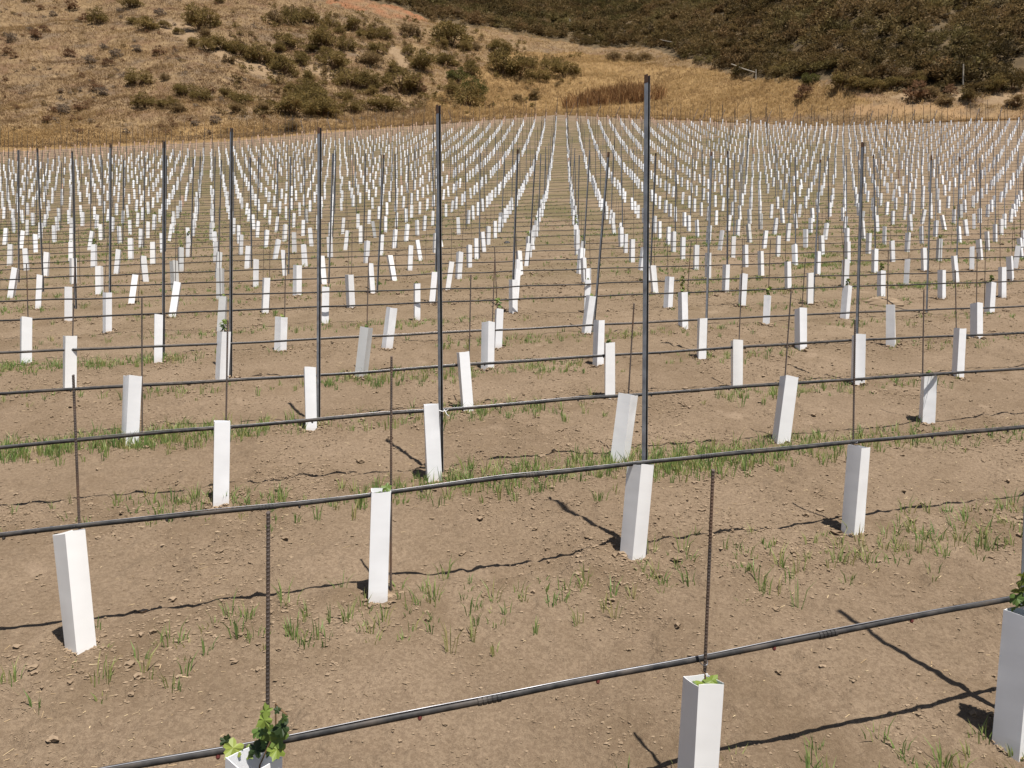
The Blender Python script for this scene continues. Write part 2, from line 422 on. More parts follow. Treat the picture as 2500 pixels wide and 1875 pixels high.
# ------------------------------------------------------------------ measured plants: row -> plant -> base x, y, top x, y in the photograph
T = {1:{1:(610,2335,620,1852),2:(1692,2060,1715,1655),3:(2470,1840,2497,1496)},2:{0:(199,1597,168,1297),1:(923,1477,930,1198),2:(1543,1372,1564,1132),3:(2080,1312,2097,1090)},3:{0:(540,1242,542,1029),1:(1060,1178,1052,988),2:(1512,1129,1534,962),3:(1905,1089,1927,918),4:(2262,1040,2269,920)},4:{-1:(317,1085,324,917),0:(760,1056,756,897),1:(1142,1006,1130,860),2:(1489,977,1488,837),3:(1799,954,1799,831),4:(2094,947,2097,817),5:(2338,925,2344,802)},5:{-2:(170,962,171,821),-1:(541,940,547,810),0:(881,923,895,799),1:(1190,909,1192,786),2:(1460,896,1463,782),3:(1712,884,1715,778),4:(1955,860,1955,753),5:(2175,848,2174,745),6:(2384,835,2384,740)},6:{-3:(63,896,64,775),-2:(386,887,387,769),-1:(684,864,687,776),0:(944,856,957,751),1:(1215,848,1219,755),2:(1430,821,1443,722),3:(1668,809,1667,714),4:(1870,801,1874,722),5:(2061,786,2069,698),7:(2415,769,2420,690)},7:{-3:(262,817,262,715),-2:(540,815,545,724),-1:(793,793,795,702),0:(1018,783,1018,693),1:(1253,770,1253,0),2:(1432,765,1435,684),3:(1630,759,1635,676),4:(1811,752,1816,669),5:(1977,745,1978,667),6:(2151,729,2152,662),7:(2299,734,2299,660),8:(2447,730,2447,650)}}
YAW = {(1,1):30,(1,2):33,(1,3):66,(2,0):32,(2,1):3,(2,2):46,(2,3):56,(3,0):4,(3,1):3,(3,2):62,(3,3):22,(3,4):14,(4,-1):16,(4,0):5,(4,1):18,(4,2):12,(4,3):14,(4,4):18,(4,5):40,(5,-2):15,(5,-1):30,(5,0):60,(5,1):45,(5,2):40,(5,3):20,(6,-3):5,(6,-2):3,(7,-3):30}
ROWSTAKE = {(1,1):(652,2290,655,1250),(1,2):(1706,2030,1741,1146),(2,0):(186,1580,160,915),(2,1):(949,1474,951,870),(2,3):(2091,1308,2099,780),(3,2):(1528,1120,1551,740),(3,3):(1912,1084,1938,712),(3,4):(2260,1038,2265,708)}
POSTS = {(1,3):(2487,1786,2551,165),(2,2):(1572,1366,1580,185),(3,1):(1077,1165,1070,258),(4,0):(777,1042,780,312),(5,-1):(563,930,565,313),(6,-2):(399,880,400,345),(8,-4):(186,755,176,369),(9,-5):(106,715,91,361),(10,-6):(46,690,45,366),(7,-3):(268,806,270,352),(4,4):(2088,938,2106,348),(5,3):(1722,872,1737,372),(6,2):(1448,818,1486,370),(6,6):(2262,765,2274,380),(7,1):(1250,762,1264,365),(7,5):(1985,740,2003,390)}
SPROUT = {(1,1):'big',(1,2):'in',(1,3):'tall',(2,1):'leaf',(3,4):'small',(4,2):'small',(5,-1):'med',(5,0):'small',(6,-1):'small',(6,1):'med',(7,2):'small',(6,2):'small',(6,4):'med',(7,0):'small',(6,7):'med',(7,-1):'small',(6,-3):None}
GREYS = {(7,-2),(5,0)}
MISSING = {(6,6)}
ORD = 'zeroth first second third fourth fifth sixth seventh eighth ninth tenth eleventh twelfth thirteenth fourteenth fifteenth sixteenth seventeenth eighteenth nineteenth twentieth twenty-first twenty-second twenty-third twenty-fourth twenty-fifth twenty-sixth twenty-seventh twenty-eighth twenty-ninth thirtieth'.split()
def nth(n):
    if n <= 30: return ORD[n]
    tens = ['', '', '', 'thirty', 'forty', 'fifty', 'sixty', 'seventy', 'eighty'][n // 10]
    return (tens[:-1] + 'ieth') if n % 10 == 0 else tens + '-' + ORD[n % 10]

def edge_z(x, y): return float(np.interp(max(-1.3, min(1.3, x / max(y, 4))), UE, ZE))
plants = []                       # every vine position of the field: dict
for i in range(1, 66):
    for j in range(-75, 95):
        x, y = lattice(i, j)
        if y < 0.9: continue
        u = x / y
        if abs(x) > 0.80 * y + (1.8 if i < 12 else 0.0): continue
        ze = edge_z(x, y)
        if y > ze - 0.6: continue
        inframe = abs(u) < 0.668
        d = dict(i=i, j=j, post=(i + j) % 4 == 0, inframe=inframe, key=(i, j), lean=(0.0, 0.0), h=0.45, tan=False, grey=False, has=True)
        r = rng.random(8)
        if j in T.get(i, {}):
            bx, by, tx, ty = T[i][j]
            p = at(bx, by) if i > 1 else Vector((0, 0, 0))
            if i == 1:
                zz = y; p = on_ground((bx - CX) / F * zz, zz)
            d['inframe'] = True
            if ty:
                d['h'] = min(max((by - ty) * p.y / F, 0.36), 0.47)
                if i == 1: d['h'] = (CY - ty) / F * p.y - p.z
                d['lean'] = ((tx - bx) * p.y / F, -0.01 if (i, j) == (1, 2) else 0.0)
            d['p'] = p
        else:
            if i <= 7 and abs(u) < 0.72:
                if (i, j) not in POSTS: continue
                d['has'] = False
            p = on_ground(x + (r[0] - .5) * .09, y + (r[1] - .5) * .07)
            d['p'] = p
            d['lean'] = (float(rng.normal(0.006, 0.03 if i < 18 else 0.018)), float(rng.normal(0, 0.025)))
            d['h'] = 0.43 + 0.04 * r[2]
            if r[3] < 0.045 and i > 7: d['has'] = False
            if r[4] < 0.045: d['grey'] = True
        if (i, j) in GREYS: d['grey'] = True
        far = ze - y
        if u < 0.22 and far < 6.5 + 1.2 * r[5] - (0 if u < -0.05 else 2.5): d['tan'] = True
        elif u < 0.3 and far < 5 and r[6] < 0.5: d['tan'] = True
        elif i > 10 and r[6] < 0.01: d['tan'] = True
        d['yaw'] = YAW[(i, j)] + math.degrees(math.atan2(-d['p'].x, d['p'].y)) if (i, j) in YAW else (float(rng.choice([4, 12, 20, 28, 35, 45, 58, -8], p=[.18, .2, .2, .15, .1, .07, .05, .05]) + rng.normal(0, 3)))
        v = (CY - F * p.z / p.y)
        d['py'] = v; d['px'] = CX + F * p.x / p.y
        d['seen'] = d['inframe'] and -5 < d['px'] < 2505 and (v - F * d['h'] / p.y) < 1872
        plants.append(d)
print('plants', len(plants))

# ------------------------------------------------------------------ sleeves
def sleeve_geo(seed):
    """An open square card sleeve, 1 m tall before scaling, 78 mm across, walls of real thickness, one face turned to -Y.
    Each wall has its own vertices, so that the folds stay sharp while the card bows smoothly."""
    r = random.Random(seed)
    w, t = 0.039, 0.0014
    n, m = 10, 4
    sk = r.uniform(-0.008, 0.008); tw = math.radians(r.uniform(-7, 7)); taper = r.uniform(-0.04, 0.06)
    bow = [(r.uniform(-0.0022, 0.0035), r.uniform(0, 6), r.uniform(2, 5)) for _ in range(4)]
    dent = (r.randrange(4), r.uniform(0.35, 0.85), r.uniform(0.002, 0.005))
    def pt(face, a, f, inner):
        b, ph, k = bow[face]
        q = w - (t if inner else 0)
        y = -q - (b + 0.0012 * math.sin(ph + k * f)) * math.cos(a * 1.57) * (0.4 + 0.6 * math.sin(3.14 * min(1, max(0, f * 0.9 + 0.05))))
        if dent[0] == face: y += dent[2] * math.exp(-((f - dent[1]) / 0.1) ** 2 - ((a - 0.5) / 0.6) ** 2)
        x = a * q
        for _ in range(face): x, y = -y, x
        x += sk * y / w * 0.6
        ta = tw * (f - 0.3); tp = 1 + taper * (f - 0.5)
        z = f + (0.010 * math.sin(seed * 3 + face + a) if f in (0.0, 1.0) else 0)
        return ((x * math.cos(ta) - y * math.sin(ta)) * tp, (x * math.sin(ta) + y * math.cos(ta)) * tp, z)
    V, Fc = [], []
    for face in range(4):
        for inner in (0, 1):
            o = len(V)
            for k in range(n):
                for c in range(m + 1): V.append(pt(face, -1 + 2 * c / m, k / (n - 1), inner))
            for k in range(n - 1):
                for c in range(m):
                    a = o + k * (m + 1) + c
                    q = (a, a + 1, a + m + 2, a + m + 1)
                    Fc.append(q if not inner else q[::-1])
        o0, o1 = len(V) - 2 * n * (m + 1), len(V) - n * (m + 1)
        rim = (n - 1) * (m + 1)
        o = len(V)
        V += [V[o0 + rim + c] for c in range(m + 1)] + [V[o1 + rim + c] for c in range(m + 1)]
        for c in range(m): Fc.append((o + c, o + c + 1, o + m + 2 + c, o + m + 1 + c))
    return V, Fc
SLV = {}
for s in range(8):
    V, Fc = sleeve_geo(s)
    for m in ('white', 'grey', 'tan'):
        SLV[(s, m)] = mesh_np('vine_sleeve', V, Fc, M[m], smooth=True)
def lean_matrix(p, lean, h, yaw, sx=1.0, sink=0.025):
    ax = Vector((lean[0], lean[1], h)).normalized()
    q = Vector((0, 0, 1)).rotation_difference(ax)
    return Matrix.Translation(p - ax * sink) @ q.to_matrix().to_4x4() @ Matrix.Rotation(math.radians(yaw), 4, 'Z') @ Matrix.Diagonal((sx, sx, h + sink, 1))

shown = sorted([d for d in plants if d['seen'] and d['has']], key=lambda d: d['p'].y)
near = shown[:300]
for d in near: d['thing'] = True
byrow = {}
for d in near: byrow.setdefault(d['i'], []).append(d)
for i, l in byrow.items():
    l.sort(key=lambda d: d['px'])
    allrow = sorted([d for d in shown if d['i'] == i], key=lambda d: d['px'])
    for d in l: d['n'] = allrow.index(d) + 1; d['of'] = len(allrow)
def place_word(d):
    if d['n'] == 1: return 'leftmost in the %s vine row' % nth(d['i'])
    if d['n'] == d['of']: return 'rightmost in the %s vine row' % nth(d['i'])
    return '%s from left in the %s vine row' % (nth(d['n']), nth(d['i']))
SPECIAL = {(1,1):'white card sleeve cut by the bottom edge, full of green vine leaves',(1,2):'white card sleeve at the bottom with one small leaf inside its open top',(1,3):'large white card sleeve at the right edge before a steel post',
           (2,2):'white card sleeve with square open top standing before the tallest steel post',(2,0):'white card sleeve leaning left at top, at the lower left before rusty rebar',(2,1):'white card sleeve facing front with a round leaf on its rim'}
slv_first = True
for d in near:
    m = 'tan' if d['tan'] else ('grey' if d['grey'] else 'white')
    o = link('vine_sleeve', SLV[(rng.integers(8), m)])
    o.matrix_world = lean_matrix(d['p'], d['lean'], d['h'], d['yaw'], {(1,1): 1.24, (1,2): 0.95, (1,3): 1.05}.get(d['key'], 1.0 + 0.06 * float(rng.normal())))
    lx = d['lean'][0]
    tr = {'tan': 'tan', 'grey': 'grey', 'white': 'white'}[m] + ' sleeve'
    if lx > 0.035: tr += ' leaning right'
    elif lx < -0.035: tr += ' leaning left'
    if d['post']: tr += ' by a steel post'
    lab = SPECIAL.get(d['key']) or (tr + ', ' + place_word(d))
    put(o, label=lab, category='vine sleeve', group='card sleeves round the young vines')
    d['obj'] = o

# the far sleeves: too many and too small to tell apart
rest = [d for d in plants if d['has'] and not d.get('thing')]
def far_sleeves(sel, name, mat, label):
    base = np.array([(-1,-1,0),(1,-1,0),(1,1,0),(-1,1,0),(-1,-1,1),(1,-1,1),(1,1,1),(-1,1,1)], float) * (0.039, 0.039, 1)
    fq = np.array([(0,1,5,4),(1,2,6,5),(2,3,7,6),(3,0,4,7)])
    V, Fc = [], []
    for k, d in enumerate(sel):
        mw = np.array(lean_matrix(d['p'], d['lean'], d['h'], d['yaw']))
        V.append((base * (1.02, 1.02, 1)) @ mw[:3, :3].T + mw[:3, 3]); Fc.append(fq + 8 * k)
    o = link(name, mesh_np(name, np.concatenate(V), np.concatenate(Fc), M[mat]))
    put(o, kind='stuff', label=label, category='vine sleeves')
far_sleeves([d for d in rest if not d['tan']], 'far_vine_sleeves', 'white', 'hundreds of tiny white sleeves in the far vine rows')
far_sleeves([d for d in rest if d['tan']], 'dusty_vine_sleeves', 'tan', 'dusty tan sleeves in the last rows along the field edge')

# ------------------------------------------------------------------ stakes (rebar) and posts
def rebar_geo(ribs, sides=8, r=0.0045):
    V, Fc, rings = [], [], []
    n = ribs
    for k in range(n):
        z0 = k / n
        for dz, q in ((0.0, 1.0), (0.45, 1.0), (0.62, 1.13), (0.86, 1.13)):
            rings.append((z0 + dz / n, r * q))
    rings.append((1.0, r))
    for z, q in rings:
        for s in range(sides):
            t = 2 * math.pi * s / sides
            V.append((q * math.cos(t), q * math.sin(t), z + 0.0022 * math.sin(t)))
    for k in range(len(rings) - 1):
        for s in range(sides):
            a, b_ = k * sides + s, k * sides + (s + 1) % sides
            Fc.append((a, b_, b_ + sides, a + sides))
    Fc.append(tuple((len(rings) - 1) * sides + s for s in range(sides)))
    return V, Fc
V, Fc = rebar_geo(105)
REB = mesh_np('rebar_stake', V, Fc, M['rebar'])
V, Fc = tube_mesh([(0, 0, 0), (0, 0, 0.5), (0, 0, 1)], 0.0038, 6)
REBF = mesh_np('plain_stake', V, Fc, M['rebar'])

def post_geo():
    """Open channel post: web and near lip of bright steel, deep mouth turned right, its shade painted in as darker steel; 1 m tall before scaling."""
    prof = [(0.0095, -0.0105), (-0.008, -0.0105), (-0.0095, -0.009), (-0.0095, 0.009), (-0.008, 0.0105), (0.0095, 0.0105)]
    inner = [(0.0095, -0.0085), (-0.0072, -0.0085), (-0.0078, -0.008), (-0.0078, 0.008), (-0.0072, 0.0085), (0.0095, 0.0085)]
    n = len(prof)
    V = [(x, y, z) for z in (0, 1) for x, y in prof] + [(x, y, z) for z in (0, 1) for x, y in inner]
    Fo, Fi = [], []
    for k in range(n - 1):
        Fo.append((k + 1, k, k + n, k + 1 + n))
        Fi.append((2*n + k, 2*n + k + 1, 3*n + k + 1, 3*n + k))
        Fo.append((n + k + 1, n + k, 3*n + k, 3*n + k + 1))
    Fo.append((0, 2*n, 3*n, n)); Fo.append((n - 1, 2*n - 1, 4*n - 1, 3*n - 1))
    return V, Fo, Fi
V, Fo, Fi = post_geo()
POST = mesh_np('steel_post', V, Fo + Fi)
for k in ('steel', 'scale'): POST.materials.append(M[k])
for k in range(len(Fi)): POST.polygons[len(Fo) + k].material_index = 1  # inner faces get the steel darkened to stand for shade
V, Fc = tube_mesh([(0, 0, 0), (0, 0, 1)], 0.016, 5)
cap_parts = []
V, Fo2, Fi2 = post_geo()
V = [(x * 1.04, y * 1.04, z) for x, y, z in V]
RUST = mesh_np('rusty_top', V, Fo2 + Fi2, M['rusty'])

stake_list, post_list = [], []
for d in plants:
    x, y, z = d['p']
    if d['post']:
        if d['key'] in POSTS:
            bx, by, tx, ty = POSTS[d['key']]
            p = at(bx, by); h = (by - ty) * p.y / F; lean = ((tx - bx) * p.y / F, 0.0)
            d['pm'] = True
        else:
            off = rng.random()
            p = on_ground(x + 0.03 + 0.03 * off, y + 0.075)
            h = 2.08 + 0.12 * rng.random(); lean = (float(rng.normal(0.02, 0.045)), float(rng.normal(0, 0.03)))
        post_list.append((d, p, h, lean))
    else:
        if d['key'] in ROWSTAKE:
            bx, by, tx, ty = ROWSTAKE[d['key']]
            if d['i'] == 1:
                zz = y + 0.065; p = on_ground((bx - CX) / F * zz, zz); ptx = (tx - CX) / F * zz
                h = (CY - ty) / F * zz - p.z; lean = (ptx - p.x, 0.0)
            else:
                p = at(bx, by); p = on_ground(p.x, p.y + 0.05); h = (CY - ty) / F * p.y - p.z; lean = ((tx - bx) * p.y / F, 0)
        else:
            p = on_ground(x + float(rng.normal(0.015, 0.025)), y + 0.065)
            h = 0.92 + 0.12 * rng.random(); lean = (float(rng.normal(0.015, 0.03)), float(rng.normal(0, 0.02)))
            if (rng.random() < 0.16 and d['i'] > 4) or d['key'] in ((4, 2), (5, 2)): continue
        stake_list.append((d, p, h, lean))

def seen(d, p, h):
    px, py, pt = CX + F * p.x / p.y, CY - F * p.z / p.y, CY - F * (p.z + h) / p.y
    return d['inframe'] and 0 <= px <= 2500 and pt < 1870
def do_rods(lst, name, cat, group, make, label_of, far_name, far_label, far_mat, far_w):
    vis = sorted([q for q in lst if seen(q[0], q[1], q[2])], key=lambda q: q[1].y)[:300]
    ids = {id(q[0]) for q in vis}
    rows = {}
    for q in lst:
        if seen(q[0], q[1], q[2]): rows.setdefault(q[0]['i'], []).append(q)
    for l in rows.values(): l.sort(key=lambda q: q[1].x / q[1].y)
    for q in vis:
        d, p, h, lean = q
        l = rows[d['i']]; n = [id(w) for w in l].index(id(q)) + 1
        o = make(d, p, h, lean)
        w = ('leftmost' if n == 1 else 'rightmost' if n == len(l) else nth(n) + ' from left') if len(l) > 1 else 'the only one seen'
        put(o, label=label_of(d, lean, w), category=cat, group=group)
    sel = [q for q in lst if id(q[0]) not in ids]
    base = np.array([(-1,-1,0),(1,-1,0),(1,1,0),(-1,1,0),(-1,-1,1),(1,-1,1),(1,1,1),(-1,1,1)], float) * (far_w, far_w, 1)
    fq = np.array([(0,1,5,4),(1,2,6,5),(2,3,7,6),(3,0,4,7),(4,5,6,7)])
    V, Fc = [], []
    for k, (d, p, h, lean) in enumerate(sel):
        mw = np.array(lean_matrix(p, lean, h, 20, 1, 0.05)); V.append(base @ mw[:3, :3].T + mw[:3, 3]); Fc.append(fq + 8 * k)
    o = link(far_name, mesh_np(far_name, np.concatenate(V), np.concatenate(Fc), M[far_mat]))
    put(o, kind='stuff', label=far_label, category=cat + 's')

def lean_word(lean, h):
    return ' leaning right' if lean[0] / h > 0.045 else ' leaning left' if lean[0] / h < -0.045 else ''
def mk_stake(d, p, h, lean):
    o = link('rebar_stake', REB if d['i'] <= 6 else REBF)
    o.matrix_world = lean_matrix(p, lean, h, 0, 1, 0.04)
    d['stake'] = o
    return o
def lab_stake(d, lean, w):
    return 'thin rusty %sstake%s, %s in the %s vine row' % ('ribbed ' if d['i'] <= 6 else '', lean_word(lean, 0.95), w, nth(d['i']))
do_rods(stake_list, 'rebar_stake', 'stake', 'rebar stakes beside the vines', mk_stake, lab_stake, 'far_stakes', 'hundreds of hair-thin stakes in the far vine rows', 'rebar', 0.0036)
post_objs = {}
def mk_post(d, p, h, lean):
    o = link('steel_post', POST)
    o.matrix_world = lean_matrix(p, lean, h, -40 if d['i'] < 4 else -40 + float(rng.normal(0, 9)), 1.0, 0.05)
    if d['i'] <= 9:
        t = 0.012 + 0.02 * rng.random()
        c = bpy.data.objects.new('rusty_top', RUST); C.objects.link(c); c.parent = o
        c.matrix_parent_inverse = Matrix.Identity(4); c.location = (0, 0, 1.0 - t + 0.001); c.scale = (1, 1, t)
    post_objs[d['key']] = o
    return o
def lab_post(d, lean, w):
    if d['key'] == (2, 2): return 'tallest dark steel channel post, right of centre behind an open sleeve'
    if d['key'] == (3, 1): return 'tall steel channel post with a white tie at hose height'
    if d['key'] == (1, 3): return 'steel post running up the right edge beside leafy vine'
    return 'dark steel trellis post%s, %s in the %s vine row' % (lean_word(lean, 2.1), w, nth(d['i']))
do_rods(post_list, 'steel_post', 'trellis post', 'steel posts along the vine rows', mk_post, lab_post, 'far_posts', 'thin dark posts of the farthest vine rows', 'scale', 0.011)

# white tie with loose tails on one post
def local_child(name, geo, mat, parent, smooth=False):
    V, Fc = geo
    inv = parent.matrix_world.inverted()
    me = mesh_np(name, [tuple(inv @ Vector(v)) for v in V], Fc, mat, smooth=smooth)
    o = bpy.data.objects.new(name, me); C.objects.link(o); o.parent = parent
    return o
bpy.context.view_layer.update()

# ------------------------------------------------------------------ drip hoses, one per row
HOSE_H = {1: ((-.28, .05, .56, 2.04), (.421, .412, .407, .411)), 2: ((-1.25, -.06, .48, 2.06, 3.0), (.427, .423, .441, .444, .437)), 3: ((-2, -1, .4, 2.16, 3.89), (.357, .370, .376, .383, .379)), 4: ((-2.7, -1.07, .32, 3.1, 4.8), (.328, .319, .338, .356, .342)), 5: ((-3.5, -2, .24, 3.6, 5.7), (.358, .338, .344, .353, .347)), 6: ((-4.2, 6.5), (.425, .43)), 7: ((-5, 0), (.44, .385))}
def hose_pts(i, step):
    pts = []
    hk, hv = HOSE_H.get(i, ((0, 1), (0.36 + 0.07 * float(rng.random()),) * 2))
    amp = 0.45 if i <= 6 else 1.0
    ph = rng.random() * 6
    x0, y0 = lattice(i, 1)
    off = APERP * (0.09 if i > 1 else 0.085)
    ts = np.arange(-80, 95, step)
    for t in ts:
        x = x0 + off.x + ADIR.x * t; y = y0 + off.y + ADIR.y * t
        if y < 0.75 or abs(x) > 0.80 * y + 2.0 or y > edge_z(x, y) - 0.3: continue
        sag = 0.003 * math.sin(t * 2 * math.pi / 1.10 + ph) + 0.004 * math.sin(t * 0.9 + ph * 2) + 0.0025 * math.sin(t * 4.7 + ph) + 0.0015 * math.sin(t * 11 + ph * 3)
        pts.append(Vector((x + 0.004 * math.sin(t * 2.3 + ph), y, gz(x, y) + float(np.interp(t / math.hypot(G[2], G[3]), hk, hv)) + sag * amp)))
    return pts
COUPL = {1: [(1208, 1703), (2030, 1543)], 2: [(640, 1240), (1310, 1160), (1720, 1112)], 3: [(1700, 952), (1330, 980)], 4: [(2440, 815)]}
nrow = max(d['i'] for d in plants)
for i in range(1, nrow + 1):
    pts = hose_pts(i, 0.06 if i <= 3 else 0.12 if i < 10 else 0.4)
    if len(pts) < 3: continue
    V, Fc = tube_mesh(pts, 0.0092 if i < 10 else 0.0075, 12 if i <= 4 else 6)
    o = link('drip_hose', mesh_np('drip_hose', V, Fc, M['hose'], smooth=True))
    put(o, label='black drip hose strung along the %s vine row from the camera' % nth(i) if i > 1 else 'black drip hose nearest the camera, slanting across the bottom',
        category='drip hose', group='drip hoses strung along the rows')
    if i <= 5:
        w = [p + Vector((0, -0.004, 0.0102)) + Vector((0, 0, 0.0022 * math.sin(k * 0.31))) for k, p in enumerate(pts)]
        V, Fc = tube_mesh(w, 0.0016, 6)
        link('support_wire', mesh_np('support_wire', V, Fc, M['wire'], smooth=True), o)
    if i <= 4:
        # drip emitters under the hose, about every 0.45 m
        acc = 0.0; nxt = 0.15
        for a, b_ in zip(pts[:-1], pts[1:]):
            acc += (b_ - a).length
            if acc > nxt and abs(a.x / a.y) < 0.69:
                nxt = acc + 0.42 + 0.1 * rng.random()
                V, Fc = tube_mesh([a + Vector((0, -0.003, -0.006)), a + Vector((0, -0.004, -0.013)), a + Vector((0, -0.004, -0.017))], [0.0058, 0.0055, 0.003], 8)
                link('emitter', mesh_np('emitter', V, Fc, M['emit'] if i == 1 else M['hose']), o)
        for px, py in COUPL.get(i, []):
            u = (px - CX) / F
            k = min(range(len(pts)), key=lambda q: abs(pts[q].x / pts[q].y - u))
            a, dr = pts[k], (pts[k + 1] - pts[k - 1]).normalized()
            rings, rad = [], []
            for c in range(5):
                s = (c - 2) * 0.013
                for ds, q in ((-0.0055, 0.0098), (-0.0045, 0.0117), (0.0045, 0.0117), (0.0055, 0.0098)):
                    rings.append(a + dr * (s + ds)); rad.append(q)
            V, Fc = tube_mesh(rings, rad, 12)
            link('coupling', mesh_np('coupling', V, Fc, M['hose'], smooth=False), o)
    if i == 1: HOSE1 = pts
    if i == 2: HOSE2 = pts
    if i == 3: HOSE3 = pts

def nearest_on(pts, u):
    return min(pts, key=lambda q: abs(q.x / q.y - u))
# tie on the third-row post, wire loop on the front rebar
c = nearest_on(HOSE3, (1076 - CX) / F)
pp = post_objs[(3, 1)]
loop = [c + Vector((0.022 * math.cos(t), -0.02 + 0.03 * math.sin(t), 0.004 * math.sin(2 * t) - 0.002)) for t in np.linspace(0, 2 * math.pi, 17)]
t1 = [c + Vector((0.02, -0.045, 0)), c + Vector((0.03, -0.05, -0.004)), c + Vector((0.036, -0.05, -0.02)), c + Vector((0.052, -0.05, -0.034))]
t2 = [c + Vector((0.02, -0.045, 0)), c + Vector((0.034, -0.05, -0.003)), c + Vector((0.046, -0.05, 0.004)), c + Vector((0.05, -0.05, 0.014))]
local_child('tie', join([tube_mesh(loop, 0.0026, 6), tube_mesh(t1, 0.0024, 6), tube_mesh(t2, 0.0024, 6)]), M['tie'], pp, True)
for d in plants:
    if d['i'] in (1, 2, 3) and d.get('stake') is not None and d['seen']:
        hp = {1: HOSE1, 2: HOSE2, 3: HOSE3}[d['i']]
        so_ = d['stake']; base = so_.matrix_world.translation; axis = so_.matrix_world.to_3x3() @ Vector((0, 0, 1))
        hz = nearest_on(hp, base.x / base.y)
        k = (hz.z - base.z) / axis.z; q = base + axis * k
        mid = (q + Vector((q.x, hz.y, hz.z))) / 2; ry = abs(hz.y - q.y) / 2 + 0.012
        loop = [mid + Vector((0.009 * math.cos(t), ry * math.sin(t), 0.004 * math.cos(t))) for t in np.linspace(0, 2 * math.pi, 15)]
        local_child('wire_tie', tube_mesh(loop, 0.0013, 5), M['wire'], so_, True)

# ------------------------------------------------------------------ young vines in the sleeves
def leaf_geo(c, size, nrm, roll, tint, fold=0.25):
    """A five-lobed, toothed vine leaf folded along its midrib."""
    nrm = Vector(nrm).normalized()
    ref = Vector((0, 0, 1)) if abs(nrm.z) < 0.9 else Vector((0, 1, 0))
    a = nrm.cross(ref).normalized(); b_ = nrm.cross(a).normalized()
    half = [(0.0, -0.30), (0.16, -0.46), (0.40, -0.50), (0.50, -0.28), (0.42, -0.10), (0.62, 0.02), (0.60, 0.22), (0.34, 0.24), (0.34, 0.46), (0.16, 0.52), (0.0, 0.78)]
    out = half + [(-x, y) for x, y in half[-2:0:-1]]
    cs, sn = math.cos(roll), math.sin(roll)
    V = [Vector(c)]
    for x, y in out:
        z = -fold * abs(x) + 0.12 * math.sin(5 * x + 3 * y)
        x2, y2 = x * cs - y * sn, x * sn + y * cs
        V.append(Vector(c) + (a * x2 + b_ * y2 + nrm * z) * size)
    n = len(out)
    return V, [(0, 1 + k, 1 + (k + 1) % n) for k in range(n)], [tint] * n
def foliage_mesh(leaves):
    V, Fc, Tn = [], [], []
    for l in leaves:
        v, f, t = leaf_geo(*l); o = len(V)
        V += [tuple(q) for q in v]; Fc += [tuple(i + o for i in q) for q in f]; Tn += t
    return mesh_np('leaves', V, Fc, M['leaf'], tint=Tn, smooth=False)
def sprout_proto(seed, n, height, size):
    r = random.Random(seed); L = []
    for k in range(n):
        f = (k + 0.5) / n
        ang = k * 2.4 + r.uniform(-.4, .4); rad = size * r.uniform(0.25, 0.8)
        c = (rad * math.cos(ang), rad * math.sin(ang), height * f)
        L.append((c, size * r.uniform(0.6, 1.1), (math.cos(ang) * 0.7, math.sin(ang) * 0.7 - 0.3, r.uniform(0.2, 0.9)), r.uniform(0, 6), r.uniform(0.15, 0.9)))
    pts = [(0, 0, -0.12), (0.004, 0.0, height * 0.4), (-0.006, 0.004, height)]
    V, Fc = tube_mesh(pts, [0.003, 0.0025, 0.0012], 6)
    return foliage_mesh(L), mesh_np('stem', V, Fc, M['stem'])
PR = {'small': sprout_proto(1, 4, 0.03, 0.03), 'med': sprout_proto(2, 8, 0.09, 0.038), 'tallm': sprout_proto(3, 13, 0.24, 0.045), 'in': (foliage_mesh([((-0.006, -0.010, -0.012), 0.034, (-.2, -.45, 1), 0.5, 0.7), ((0.020, -0.004, -0.006), 0.038, (.2, -.5, 1), 2.0, 0.6), ((0.0, 0.012, -0.03), 0.04, (0, -.4, 1), 4.0, 0.35)]), sprout_proto(4, 2, 0.02, 0.03)[1]), 'tall': sprout_proto(6, 12, 0.12, 0.042)}
